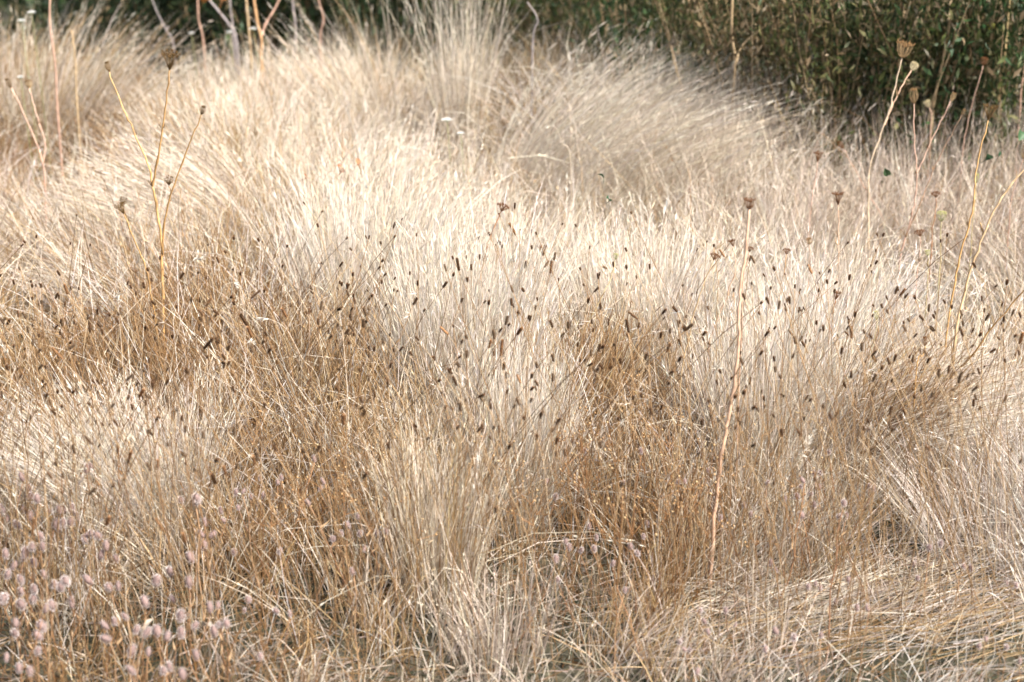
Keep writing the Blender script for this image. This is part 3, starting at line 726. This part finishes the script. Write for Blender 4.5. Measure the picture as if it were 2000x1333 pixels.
carrot(3.9, [([(1636, 540), (1637, 460), (1637, 400)], PC, .0013, .0009, 0)], [(0, 24, 'cone', 'rust', 0)], 'open brown umbel above the small tan carrot head')
carrot(4.3, [([(1578, 470), (1586, 390), (1597, 316)], PNK, .0016, .001, 0)], [(0, 19, 'cone', 'rust', 2)], 'orange brown umbel standing against the pale grass below the weeds')
carrot(3.5, [([(1620, 650), (1628, 610), (1632, 586)], RC, .0012, .0008, 0)], [(0, 17, 'cone', 'rust', 1)], 'small broken brown umbel below the open brown umbel')
carrot(4.35, [([(1697, 560), (1697, 450), (1698, 335), (1729, 240), (1746, 180), (1762, 113)], (0.52, .40, .27), .0032, .0018, 0),
              ([(1728, 245), (1742, 210), (1760, 172), (1780, 138)], PC, .0018, .0012, .08)],
    [(0, 35, 'cup', 'tan', 0), (1, 19, 'ball', 'pale', 1)], 'tall pale carrot with a cup umbel and a smaller green one')
carrot(4.2, [([(1755, 590), (1756, 510), (1770, 460), (1785, 400), (1791, 340), (1786, 268), (1785, 203)], PNK, .0026, .0014, 0),
             ([(1791, 340), (1802, 315), (1822, 268), (1857, 198)], PNK, .0014, .0009, .06), ([(1768, 465), (1792, 410), (1822, 335), (1852, 275), (1878, 225)], PC, .0018, .0009, -.08)],
    [(0, 20, 'closed', 'tan', 0), (1, 12, 'closed', 'tan', 1), (2, 9, 'closed', 'tan', 2)], 'branched pinkish carrot with closed nest heads before the weeds')
carrot(3.45, [([(1846, 900), (1858, 770), (1868, 640), (1893, 535), (1922, 458), (1956, 385), (2010, 322)], (0.54, .37, .20), .0034, .0016, 0),
              ([(1862, 735), (1900, 690), (1950, 625), (2010, 555)], OC, .0022, .0012, -.08),
              ([(1922, 458), (1917, 445), (1915, 436)], OC, .0016, .001, .02)],
    [(1, 20, 'flat', 'brown', 0)], 'large branching golden carrot stem near the right edge')
carrot(3.6, [([(1845, 690), (1862, 570), (1878, 490), (1899, 415), (1904, 370), (1911, 310), (1930, 235)], OC, .0022, .0013, 0)], [(0, 30, 'cone', 'brown', 0)], 'carrot stem with a ragged brown cone umbel near the right edge')
carrot(4.0, [([(1836, 530), (1837, 470), (1838, 433)], (0.42, .36, .19), .0014, .001, 0)], [(0, 21, 'ball', 'green', 0)], 'round pale green carrot head left of the ragged cone umbel')
carrot(4.1, [([(1820, 470), (1826, 420), (1828, 386)], RC, .0012, .0008, 0)], [(0, 18, 'flat', 'rust', 0)], 'small dark umbel just above the round green head')
carrot(3.9, [([(1790, 560), (1796, 500), (1797, 462)], PNK, .0012, .0008, 0)], [(0, 20, 'flat', 'rust', 1)], 'flat pinkish brown umbel below left of the round green head')
carrot(4.1, [([(1900, 440), (1906, 390), (1907, 358)], (0.42, .34, .18), .0012, .0008, 0)], [(0, 13, 'closed', 'green', 0)], 'closed greenish head beneath the ragged cone umbel')
carrot(3.8, [([(1812, 560), (1813, 520), (1813, 500)], (0.42, .34, .18), .0011, .0008, 0)], [(0, 12, 'ball', 'green', 0)], 'tiny green head below the round green head')
carrot(3.4, [([(1700, 720), (1708, 660), (1712, 625)], (0.42, .34, .18), .0011, .0008, 0)], [(0, 12, 'closed', 'green', 1)], 'small green striped head inside the swept pale tuft')
carrot(3.3, [([(1790, 730), (1802, 695), (1807, 676)], OC, .0012, .0009, 0)], [(0, 13, 'closed', 'rust', 1)], 'small rusty bud head left of the large golden carrot')
carrot(4.5, [([(1745, 480), (1692, 372), (1660, 315), (1647, 290)], PNK, .0015, .0009, 0)], [(0, 12, 'closed', 'rust', 0)], 'thin pink carrot stem leaning left with one bud')
carrot(4.7, [([(1880, 300), (1900, 200), (1920, 128)], PNK, .0014, .001, 0)], [(0, 16, 'ball', 'rust', 0)], 'brown round head against the dark weeds at upper right')
carrot(4.3, [([(1975, 400), (1990, 340), (1998, 310)], PNK, .0014, .001, 0)], [(0, 17, 'closed', 'tan', 0)], 'brown head cut by the right picture edge')
carrot(4.8, [([(1818, 260), (1815, 210)], PNK, .0016, .001, 0)], [(0, 15, 'ball', 'pale', 0)], 'pale green ball head between the pair of tan stalks')

# ------------------------------------------------------------------ label tools
def side_words(px, py):
    col = ['at the left edge', 'left of three-armed carrot', 'right of three-armed carrot', 'left of middle', 'in the middle',
           'right of middle', 'left of lone carrot', 'right of lone carrot', 'by right-hand carrots', 'at the right edge']
    cx = [110, 290, 470, 720, 960, 1160, 1390, 1600, 1830, 1e9]
    return next(c for c, v in zip(col, cx) if px < v)
def row_words(py):
    return next(r for r, v in (('high up', 440), ('upper pale grass', 540), ('mid height', 640), ('tawny grass', 740), ('lower down', 850), ('low down', 1000), ('near bottom', 1150), ('bottom edge', 1e9)) if py < v)
def dedupe(items):
    """items: (object, label, px): alike labels are told apart from left to right"""
    by = {}
    for it in items: by.setdefault(it[1], []).append(it)
    ordw = ['first', 'second', 'third', 'fourth', 'fifth', 'sixth', 'seventh', 'eighth', 'ninth', 'tenth']
    for lab, L in by.items():
        L.sort(key=lambda i: i[2])
        for k, (o, l, px) in enumerate(L):
            o['label'] = l if len(L) == 1 else (l + ', ' + ordw[min(k, 9)] + ' from left')

# ------------------------------------------------------------------ plantains: stalk and dark seed head
def head_mesh(L, r, seed):
    rd = random.Random(seed); m = MB(); sides = 8; n = max(5, int(L / 0.0017))
    dark = np.array(rd.choice([(0.12, 0.065, 0.034), (0.24, 0.125, 0.058), (0.30, 0.165, 0.08), (0.17, 0.11, 0.065), (0.36, 0.21, 0.11)]))
    for i in range(n + 1):
        t = i / n; rr = r * (0.45 + 0.75 * math.sin(PI * (0.10 + 0.80 * t)) ** 0.6) * 0.82
        if i < n:
            for j in range(sides):   # overlapping scales
                a = (j + 0.5 * (i % 2)) / sides * 2 * PI; out = np.array([math.cos(a), math.sin(a), 0])
                p = out * rr * .75 + np.array([0, 0, t * L])
                m.leaf(p, out * .55 + np.array([0, 0, 1]), np.array([-math.sin(a), math.cos(a), 0]), .0026, .0021, dark * rd.uniform(.6, 1.7), -.1, 2)
    prof = [(L * t, max(.0003, r * .86 * math.sin(PI * (0.06 + 0.9 * t)) ** .55)) for t in np.linspace(0, 1, 8)]
    m.lathe(np.zeros(3), (0, 0, 1), prof, dark * .9, sides, .08)
    return m.mesh('seed_head', True)
HEADS = [head_mesh(L, r, 40 + k) for k, (L, r) in enumerate([(.005, .0014), (.008, .0016), (.008, .0019), (.012, .0018), (.014, .0020), (.018, .0021), (.023, .0022), (.029, .0024)])]
STALKC = [(0.23, .135, .062), (0.17, .10, .05), (0.29, .185, .095), (0.14, .085, .045), (0.36, .26, .155)]
def stalk_curve(seed, lean, bend):
    g = np.random.default_rng(seed); t = np.linspace(0, 1, 9)
    P = np.stack([lean * t + bend * t ** 2.5, 0.04 * g.normal() * t + .05 * g.normal() * t ** 3, t], 1)
    P[1:-1, :2] += g.normal(0, .004, (7, 2)); return P
STALKS = []
for k in range(18):
    lean = [-.45, -.25, -.13, -.06, 0, .03, .08, .16, .28, .5][k % 10]; bend = [0, .12, -.12, .3, -.3][k % 5] * (1 if lean <= .3 else .4)
    P = stalk_curve(k, lean, bend); c = np.array(STALKC[k % 5])
    m = MB(); m.tube(P, np.linspace(.0015, .0011, 9), np.array([c * u for u in np.linspace(.9, 1.15, 9)]), 4)
    me = m.mesh('stalk', True); me.materials.append(M_STEM); STALKS.append((me, P))
for h_ in HEADS: h_.materials.append(M_HEAD)
PLANT = []
def plantain(px, py, size, leanpref=None, hh=None, individual=True, bulk=None, big=False):
    h = hh if hh else float(np.interp(py, [380, 500, 650, 800, 950, 1100], [.46, .46, .45, .42, .37, .28])) * random.uniform(.85, 1.12)
    tip = at_height(px, py, h)
    cand = range(18)
    if leanpref is not None: cand = [k for k in cand if (STALKS[k][1][-1, 0] - leanpref) ** 2 < .05] or list(cand)
    k = random.choice(list(cand)); me, P = STALKS[k]
    yaw = random.gauss(0, .5); cy, sy = math.cos(yaw), math.sin(yaw)
    tx, ty = P[-1, 0] * cy - P[-1, 1] * sy, P[-1, 0] * sy + P[-1, 1] * cy
    sc = h; base = np.array([tip[0] - tx * sc, tip[1] - ty * sc]); z0 = float(gz(base[0], base[1]))
    sc = (h - z0 + 0.008) / P[-1, 2]
    base = np.array([tip[0] - tx * sc, tip[1] - ty * sc, z0 - .008])
    d_ = P[-1] - P[-2]; dirw = np.array([d_[0] * cy - d_[1] * sy, d_[0] * sy + d_[1] * cy, d_[2]])
    hk = min(7, max(0, size + random.choice([-2, -1, 0, 0, 1])))
    hs = random.uniform(.55, 1.05) if not big else random.uniform(.8, 1.2)
    if not individual: bulk.append((base, yaw, sc, k, hk, dirw, hs)); return
    e = empty('plantain', base); e.rotation_euler = (0, 0, yaw)
    s_ = obj('stalk', me, None, e); s_.scale = (sc, sc, sc)
    o = obj('seed_head', HEADS[hk], None, e); o.location = P[-1] * sc
    dl = Vector((d_[0], d_[1], d_[2])).normalized(); o.rotation_mode = 'QUATERNION'
    nod = Quaternion((random.gauss(0, 1), random.gauss(0, 1), 0.01), random.gauss(0, .25))
    o.rotation_quaternion = nod @ dl.to_track_quat('Z', 'Y'); o.scale = (hs, hs, hs)
    ang = math.atan2(dirw[0], dirw[2])
    lw = 'bent left' if ang < -.6 else 'leaning left' if ang < -.18 else 'upright' if ang < .18 else 'leaning right' if ang < .6 else 'bent right'
    sw = ('tiny', 'small', 'small', 'short', 'medium', 'medium', 'long', 'longest')[hk]
    lab = f'{sw} plantain head {lw}, {row_words(py)}, {side_words(px, py)}'
    tag(e, lab, 'plantain', 'plantains with dark seed heads'); PLANT.append((e, lab, px))
LIST = """490,583,6 485,638,6 402,599,6 398,682,5 492,659,5 397,617,3 458,596,4 659,606,4 626,606,3 686,627,6 314,657,2 428,615,3 354,673,4 130,684,5 123,702,6
176,650,5 132,575,4 122,638,3 14,634,3 37,620,5 271,777,5 293,779,4 347,763,4 109,811,5 152,770,3 458,767,3 600,751,3 247,744,3 180,869,5 670,832,5 323,753,3
768,446,4 1008,460,6 872,530,4 897,529,6 865,562,3 745,555,3 807,596,3 715,617,6 761,658,3 780,686,4 819,666,4 900,672,3 913,663,3 876,654,4 955,680,4 966,663,4
987,635,4 1010,654,5 978,696,6 983,723,4 883,731,5 892,754,6 848,706,2 733,777,3 1026,525,4 1063,523,5 1082,509,4 1075,534,5 1160,571,5 1186,525,3 1198,522,3
1080,640,4 1048,719,3 1038,739,3 1017,749,4 1036,763,3 1110,642,4 1158,649,3 1228,650,5 1246,624,5 1246,642,3 1302,689,4 1327,633,2 1339,647,4 1309,652,3 1306,731,2
1290,661,4 1024,821,3 814,835,3 664,768,4 1474,515,6 1464,511,4 1586,535,4 1616,555,4 1658,548,5 1757,578,4 1767,583,3 1748,575,4 1415,502,4 1372,656,4 1339,645,4
1385,606,3 1549,656,4 1658,656,3 1663,661,4 1702,696,4 1712,707,3 1721,723,4 1811,696,3 1810,710,3 1825,647,5 1852,730,5 1832,740,4 1820,777,3 1804,626,3 1924,627,4
1901,795,5 1991,672,6 1531,775,4 1434,779,4 1526,853,3 1737,811,4 1697,827,3 1450,770,3 1966,557,3 1906,523,4 1323,610,3 1746,705,3 321,1039,7 363,1060,6 441,928,5
421,946,6 497,909,5 307,916,5 252,898,5 240,942,2 219,951,3 125,935,3 102,935,3 146,886,3 173,967,4 63,1045,6 208,1027,5 710,640,5 720,700,6 560,620,4 523,690,3"""
for tok in LIST.split():
    a, b, c = tok.split(','); plantain(int(a), int(b), int(c), big=True)
def rand_spot():
    while True:
        py = random.triangular(400, 1080, 640); px = random.uniform(-40, 2040)
        w = 1.0
        if py < 470: w = .9 * math.exp(-((px - 850) / 420) ** 2) + .35 * math.exp(-((px - 1900) / 200) ** 2)
        if 470 <= py < 520 and 180 < px < 380: w = .2
        w *= .25 + 1.3 * float(np.clip(noise(px / 130., py / 90., 1.0, 21) * 1.7 - .4, 0, 1))
        if py > 900: w *= .6 if px < 700 else .3
        if px > 1500: w *= .75
        if random.random() < w: return px, py
while len(PLANT) < 299:
    px, py = rand_spot()
    if 0 < px < 2000: plantain(px, py, 3 if py > 560 else 2)
dedupe(PLANT)
bulk = []
for _ in range(520):
    px, py = rand_spot(); plantain(px, py - 15, 2 if py < 600 else 3, individual=False, bulk=bulk)
# the rest of them, too many to pick apart
bv, bt, bc, bn = [], [], [], 0
def grab(me):
    v = np.empty(len(me.vertices) * 3, np.float32); me.vertices.foreach_get('co', v)
    t = np.empty(len(me.loops), np.int32); me.loops.foreach_get('vertex_index', t)
    c = np.empty(len(me.vertices) * 4, np.float32); me.color_attributes['Col'].data.foreach_get('color', c)
    return v.reshape(-1, 3), t.reshape(-1, 3), c.reshape(-1, 4)[:, :3]
GS = [grab(m_) for m_, _ in STALKS]; GH = [grab(m_) for m_ in HEADS]
for (base, yaw, sc, k, hk, dirw, hs) in bulk:
    cy, sy = math.cos(yaw), math.sin(yaw); Rz = np.array([[cy, -sy, 0], [sy, cy, 0], [0, 0, 1]])
    v, t, c = GS[k]; bv.append(v * sc @ Rz.T + base); bt.append(t + bn); bc.append(c); bn += len(v)
    v, t, c = GH[hk]; Rq = np.array(Vector(dirw).normalized().to_track_quat('Z', 'Y').to_matrix())
    bv.append(v * hs @ Rq.T + base + Rz @ (STALKS[k][1][-1] * sc)); bt.append(t + bn); bc.append(c); bn += len(v)
tag(obj('plantain_stand', mesh('plantain_stand', np.vstack(bv), np.vstack(bt), np.vstack(bc), True), M_HEAD),
    'crowd of small far plantain heads dotting the pale grass', 'plantains', kind='stuff')

# ------------------------------------------------------------------ clovers: fuzzy pinkish heads
def clover_head(seed):
    rd = random.Random(seed); m = MB(); L, r = 1.0, .34
    prof = [(L * t, max(.01, r * .74 * math.sin(PI * (0.05 + 0.9 * t)) ** .6)) for t in np.linspace(0, 1, 7)]
    core = np.array((.40, .28, .25)) * rd.uniform(.8, 1.1)
    m.lathe(np.zeros(3), (0, 0, 1), prof, core, 8, .05)
    for i in range(230):
        t = rd.uniform(.02, .98); a = rd.uniform(0, 2 * PI); rr = r * .7 * math.sin(PI * (0.05 + 0.9 * t)) ** .6
        out = np.array([math.cos(a), math.sin(a), 0]); p = out * rr + np.array([0, 0, t * L])
        d_ = out * rd.uniform(.7, 1.1) + np.array([rd.gauss(0, .2), rd.gauss(0, .2), (t - .35) * 1.3 + rd.gauss(0, .2)])
        c = np.array(rd.choice([(.68, .60, .56), (.60, .51, .475), (.74, .67, .63), (.52, .42, .39)])) * rd.uniform(.85, 1.1)
        m.leaf(p, d_, np.array([-math.sin(a), math.cos(a), rd.gauss(0, .3)]), rd.uniform(.15, .26), .028, c, .1, 2)
    for i in range(4):
        a = i * 1.6; m.leaf(np.array([0, 0, -.02]), np.array([math.cos(a), math.sin(a), -.1]), np.array([-math.sin(a), math.cos(a), 0]), .3, .08, (.28, .17, .09), .2, 3)
    return m.mesh('flower_head')
CH = [clover_head(k) for k in range(5)]
for c_ in CH: c_.materials.append(M_FUZZ)
CST = []
for k in range(8):
    g = np.random.default_rng(50 + k); t = np.linspace(0, 1, 7)
    P = np.stack([g.normal(0, .25) * t + g.normal(0, .15) * t ** 2, g.normal(0, .2) * t, t], 1); P[1:-1, :2] += g.normal(0, .012, (5, 2))
    m = MB(); c = np.array([(.30, .16, .08), (.24, .13, .07), (.36, .22, .12)][k % 3]); m.tube(P, np.linspace(.0055, .004, 7), c, 4)
    lm = MB()
    for j in range(6):
        i = 1 + j % 5; a = g.uniform(0, 2 * PI)
        lm.leaf(P[i], np.array([math.cos(a), math.sin(a), g.uniform(.1, .9)]), np.array([-math.sin(a), math.cos(a), .2]), g.uniform(.06, .11), .018, np.array((.33, .22, .12)) * g.uniform(.6, 1.3), .3, 3)
    me = m.mesh('stem', True); me.materials.append(M_STEM); ml = lm.mesh('leaf'); ml.materials.append(M_GRASS); CST.append((me, P, ml))
CLOV = []
def clover(px, py):
    near = np.clip((py - 850) / 450, 0, 1)
    h = random.uniform(.12, .19) if py > 1000 else random.uniform(.15, .24)
    if px > 1300 and py > 1080: h = random.uniform(.05, .12)
    tip = at_height(px, py, h); me, P, ml = random.choice(CST); yaw = random.uniform(0, 2 * PI); cy, sy = math.cos(yaw), math.sin(yaw)
    tx, ty = P[-1, 0] * cy - P[-1, 1] * sy, P[-1, 0] * sy + P[-1, 1] * cy
    z0 = float(gz(tip[0] - tx * h, tip[1] - ty * h)) - .005; sc = max(.04, h - z0)
    base = np.array([tip[0] - tx * sc, tip[1] - ty * sc, z0])
    e = empty('clover', base); e.rotation_euler = (0, 0, yaw)
    s_ = obj('stem', me, None, e); s_.scale = (sc * .99, sc * .99, sc); l_ = obj('foliage', ml, None, e); l_['kind'] = 'stuff'; l_.scale = (sc, sc, sc)
    k = random.randrange(5); o = obj('flower_head', CH[k], None, e); o.location = P[-1] * sc
    L = random.uniform(.012, .0175) * (1.05 if px < 420 else .74); fat = random.uniform(.95, 1.35); o.scale = (L * fat, L * fat, L)
    tlt = random.gauss(0, .45); ta = random.uniform(0, 2 * PI); o.rotation_euler = (tlt * math.cos(ta), tlt * math.sin(ta), random.uniform(0, 6))
    wy = 'tilted' if abs(tlt) > .4 else 'upright'; sz = 'plump' if L > .017 else 'small' if L < .0135 else 'oval'
    lab = f'{sz} {wy} fuzzy clover head, {row_words(py)}, {side_words(px, py)}'
    tag(e, lab, 'clover', 'fuzzy clover heads'); CLOV.append((e, lab, px))
CL1 = """65,155 130,220 160,290 170,335 210,340 130,400 165,440 20,400 280,400 335,400 350,412 385,400 405,405 428,415 430,440 345,475 395,470 330,500 300,480 105,480 35,450
450,545 235,545 480,560 515,530 560,535 180,605 238,605 590,605 550,655 648,670 188,693 35,650 125,660 140,645 70,710 255,757 38,760 120,790 510,790 370,790 340,830 300,815
190,845 120,850 615,825 655,825 10,890 180,895 130,928 295,930 250,950 400,922 705,985 635,1022 600,1040 610,1102 748,1065 795,1080 850,1060 878,1082 925,1105 90,1030 90,1080
245,1045 225,1095 715,1190 820,1190 745,1290 905,1290 940,1275 1015,1320 110,1280 170,1300 205,1180 35,1220 1005,340 1085,350 1100,330 1225,400 1250,450 1140,470 1130,530
1160,530 1135,600 1065,670 1295,630 1390,320 1320,380 1340,290 1305,300 1455,315 1440,215 1540,240 1560,215 1765,275 1800,235 1745,115 1715,355 510,155 480,180 950,745 860,800
970,890 810,915 1205,930 1165,950 1000,995 1070,1040 1220,1020 1260,1030 1190,1080 1005,1090 1540,950 1605,970 1380,895 1350,950 1095,1210 1440,1210 1840,555 1890,525 1930,480
1545,620 1960,740 1050,810"""
CL2 = """90,480 45,525 145,525 245,525 295,515 5,555 170,615 115,740 140,430 1420,485 1460,550 1365,615 1445,610 1290,570 1310,600 1235,670 1545,690 1245,780 1615,840 1740,475
1720,540 1650,600 1690,630 1600,235 1235,320 1175,240 1710,70 1400,60 1915,1125 1960,1160"""
CL3 = """905,70 820,185 855,180 770,230 750,260 735,315 800,300 855,265 660,330 555,235 1125,255 1150,280 985,360 950,420 1000,425 760,425 470,420 435,370 820,365 240,175
65,235 105,235 300,440 580,690 615,725 790,815 830,800 855,825 1020,785 1375,695 1395,770 1460,605 1520,585 940,900 1060,940 1125,940 185,945 330,955 225,1010 380,1030 710,1100
860,1090 80,1120 120,1160 240,1070 170,1290 1650,705 1690,720 1885,800 1940,810 1775,1110 1735,1150 1890,1150 1960,1230 550,1170 620,1070"""
for txt, ox in ((CL1, 0), (CL2, 650), (CL3, 1300)):
    for tok in txt.split():
        a, b = tok.split(','); clover(ox + int(a) / 2.836, 863 + int(b) / 2.836)
dedupe(CLOV)

# ------------------------------------------------------------------ arching white-eared grass stalks
def eared(pix, Y, lab, col=(.60, .50, .38)):
    first = at_dist(*pix[0], Y); b = np.array([first[0], Y, float(gz(first[0], Y))]); e = empty('eared_grass', b)
    P = np.array([at_dist(p[0], p[1], Y) for p in pix]) - b; P = np.vstack([[P[0, 0] * 0, 0, -.01], P]); P = smooth_path(P, 6)
    m = MB(); m.tube(P, np.linspace(.0011, .0004, len(P)), col, 4); m.build('stalk', M_GRASS, e, True)
    for j in range(6):
        i = len(P) - 1 - j; p = P[i]; d_ = P[i] - P[i - 1]; d_ = d_ / np.linalg.norm(d_)
        w = MB()
        for s_ in range(4):
            dd = d_ + rng.normal(0, .35, 3) + np.array([0, 0, -.25]); w.leaf(p, dd, rng.normal(0, 1, 3), random.uniform(.008, .013), .0022, np.array((.68, .62, .52)) * random.uniform(.9, 1.05), .1, 3)
        w.build('spikelet', M_GRASS, e)
    tag(e, lab, 'grass stalk', 'arching eared grass stalks')
EAR = [([(330, 760), (350, 640), (365, 540), (374, 512), (392, 504)], 3.4, 'arching eared grass stalk just right of the three-armed carrot'),
       ([(405, 760), (410, 640), (435, 565), (452, 553), (460, 556)], 3.4, 'eared grass stalk bent over right of the three-armed carrot'),
       ([(625, 760), (590, 700), (560, 645), (530, 625), (508, 622)], 3.35, 'eared grass stalk curving left above the tawny grass'),
       ([(240, 720), (236, 660), (231, 600), (230, 575)], 3.4, 'upright eared grass stalk left of the three-armed carrot'),
       ([(60, 800), (20, 700), (0, 668)], 3.3, 'eared grass stalk bending out at the left edge'),
       ([(900, 330), (935, 300), (945, 262)], 4.4, 'eared stalk in the hollow below the cream tussock'),
       ([(1115, 330), (1098, 280), (1085, 250), (1070, 246)], 4.3, 'nodding white eared stalk beside the big arched tussock'),
       ([(430, 745), (455, 700), (480, 672), (492, 668)], 3.35, 'short curved eared stalk left of the tawny stalks'),
       ([(1290, 960), (1330, 900), (1395, 740), (1400, 720)], 3.0, 'long straw eared stalk left of the lone carrot'),
       ([(945, 1090), (935, 1000), (925, 900), (921, 870)], 2.95, 'pale upright stalk below the bright central tuft'),
       ([(1480, 1010), (1560, 900), (1580, 860)], 2.9, 'slanting pale stalk right of the lone carrot foot')]
for a in EAR: eared(*a)

# ------------------------------------------------------------------ wiry stems with tiny golden capsules
m = MB(); cap = 0
for _ in range(120):
    px, py = random.choice([(1230, 900), (1180, 850), (1400, 900), (880, 900), (700, 930), (1300, 960), (150, 820), (640, 900)])
    px += random.gauss(0, 110); py += random.gauss(0, 55); p = at_height(px, py, random.uniform(.18, .30)); z0 = float(gz(p[0], p[1]))
    b = np.array([p[0] + random.gauss(0, .03), p[1] + random.gauss(0, .03), z0]); mid = (b + p) / 2 + rng.normal(0, .008, 3)
    c = np.array((.30, .15, .06)) * random.uniform(.7, 1.3); m.tube(np.array([b, mid, p]), [.0006, .0005, .0004], c, 3, False)
    for k in range(random.randint(3, 6)):
        q_ = p + np.array([random.gauss(0, .018), random.gauss(0, .018), random.uniform(-.05, .02)])
        m.tube(np.array([p * .6 + mid * .4, q_]), [.0004, .0003], c, 3, False)
        m.seed(q_, random.uniform(.0016, .0025), np.array(random.choice([(.42, .26, .12), (.48, .34, .18), (.30, .17, .075)])), 1.15)
tag(m.build('seed_capsules', M_STEM), 'wiry brown stems dotted with tiny golden seed capsules', 'seed capsules', kind='stuff')

# ------------------------------------------------------------------ white flowers and stray leaves
def white_flower(px, py, Y, wpx, lab):
    p = at_dist(px, py, Y); z0 = float(gz(p[0], Y)); b = np.array([p[0], Y, z0]); e = empty('white_flower', b)
    hgt = p[2] - z0; m = MB(); m.tube(np.array([(0.02, 0, -.01), (.012, 0, hgt * .5), (0, 0, hgt)]), [.0016, .0013, .001], (.2, .2, .09), 4); m.build('stem', M_STEM, e, True)
    wd = wpx / F_PX * Y * 1.03; f = MB()
    for i in range(26):
        a = i * 2.4; r = wd * .5 * math.sqrt(i / 26); q_ = np.array([r * math.cos(a), r * math.sin(a), hgt + wd * .25 - r * .35])
        f.tube(np.array([(0, 0, hgt - wd * .15), q_]), [.0004, .0004], (.3, .33, .16), 3, False)
        for k in range(5):
            aa = k * 1.256 + i; f.leaf(q_, np.array([math.cos(aa), math.sin(aa), .25]), np.array([-math.sin(aa), math.cos(aa), 0]), wd * .13, wd * .09, (.80, .80, .77), .1, 2)
    f.build('flower_head', M_PETAL, e); tag(e, lab, 'flower', 'white flowers')
for a in [(873, 236, 4.95, 20, 'bright white flower in the hollow below the cream tussock'), (900, 262, 4.85, 15, 'dimmer white flower just below the bright one in the hollow'),
          (62, 26, 5.4, 16, 'upper of two white flowers at the top left corner'), (42, 42, 5.35, 15, 'lower of two white flowers at the top left corner'),
          (40, 152, 5.2, 13, 'white flower beside the blurred pinkish carrot'), (496, 58, 6.0, 16, 'white flower between the tan stem and the forked stem'),
          (374, 66, 6.1, 12, 'small white flower left of the leaning grey stem'), (448, 64, 6.1, 12, 'small white flower at the foot of the leaning grey stem'),
          (1692, 94, 5.45, 21, 'largest white flower in the weeds left of the cup umbel'), (1725, 103, 5.4, 15, 'white flower close to the cup umbel'),
          (1708, 84, 5.5, 12, 'small white flower above the other weed flowers'), (1682, 108, 5.45, 10, 'smallest low white flower in the weeds'), (1822, 117, 5.5, 9, 'tiny white flower between the tan stalks')]:
    white_flower(*a)

def stray_leaf(px, py, h, L, Wd, col, lab, name='fallen_leaf', tilt=.5):
    p = at_height(px, py, h); g = np.random.default_rng(int(px)); n = 7; m = MB(); V = []; T = []
    for i in range(n):
        t = i / (n - 1); w = Wd * .5 * math.sin(PI * min(1, .06 + .94 * t)) ** .8
        zc = .25 * L * math.sin(t * 2.6 + g.uniform(0, 1))
        for s_ in (-1, -.5, 0, .5, 1): V.append((s_ * w, (t - .5) * L, zc + abs(s_) * w * .45 + g.normal(0, .03) * Wd))
    for i in range(n - 1):
        for j in range(4): a = i * 5 + j; T += [(a, a + 1, a + 6), (a, a + 6, a + 5)]
    c = np.array(col) * g.uniform(.85, 1.15, (len(V), 1)); m.add(V, T, c)
    e = empty(name, p); o = m.build('blade', M_LEAF, e, True); s = MB()
    s.tube(np.array([(0, -.5 * L, V[2][2]), (.001, -.7 * L, V[2][2] - .1 * L), (.004, -.95 * L, V[2][2] - .4 * L)]), [.0009, .0008, .0007], np.array(col) * .7, 4); s.build('leaf_stalk', M_STEM, e)
    e.rotation_euler = (g.normal(.7, tilt), g.normal(0, tilt), g.uniform(0, 6)); tag(e, lab, 'leaf', 'stray leaves')
ORL = (.36, .15, .07); GRL = (.045, .10, .045); WHL = (.50, .42, .33); YEL = (.30, .30, .06)
for a in [(594, 346, .36, .020, .012, ORL, 'orange red leaf left of the other orange leaves'), (660, 328, .38, .018, .012, ORL, 'orange leaf in the middle of the pale fluffy grass'),
          (697, 316, .38, .018, .012, (.38, .17, .07), 'topmost orange leaf in the pale fluffy grass'), (668, 338, .40, .015, .011, ORL, 'small orange leaf beneath the middle one'),
          (1186, 391, .42, .018, .014, GRL, 'small dark green leaf in the pale grass right of centre'), (1172, 345, .42, .016, .011, GRL, 'green leaf above the small dark green one'),
          (1932, 310, .45, .022, .016, GRL, 'round dark green leaf near the right edge'), (1950, 300, .45, .012, .009, GRL, 'tiny green leaf beside the round one near right edge'),
          (1732, 335, .45, .020, .016, (.07, .12, .05), 'green leaf right of the pale carrot stem'), (1990, 265, .5, .030, .022, (.06, .12, .05), 'green leaf at the right edge beneath the weeds'),
          (1905, 12, .62, .065, .034, YEL, 'large yellow green leaf at the upper right corner'), (1925, 30, .60, .05, .03, (.22, .26, .06), 'second yellow green leaf at the upper right corner'),
          (1940, 62, .58, .04, .028, YEL, 'low yellow green leaf at the upper right corner'), (1900, 45, .6, .045, .024, (.2, .24, .07), 'yellow green leaf left of the other corner leaves'),
          (290, 1222, .13, .024, .009, WHL, 'crumpled white dry leaf among the bottom clover'), (404, 1226, .12, .026, .013, WHL, 'crumpled whitish leaf on the dark ground at bottom left'),
          (310, 1228, .12, .020, .012, WHL, 'smaller crumpled leaf beside the crumpled white leaf'), (440, 8, .5, .04, .03, (.5, .22, .07), 'orange leaf at the top by the grey stems'),
          (404, 4, .5, .04, .03, (.5, .20, .05), 'orange leaf at the top edge above the leaning grey stem')]:
    stray_leaf(*a)
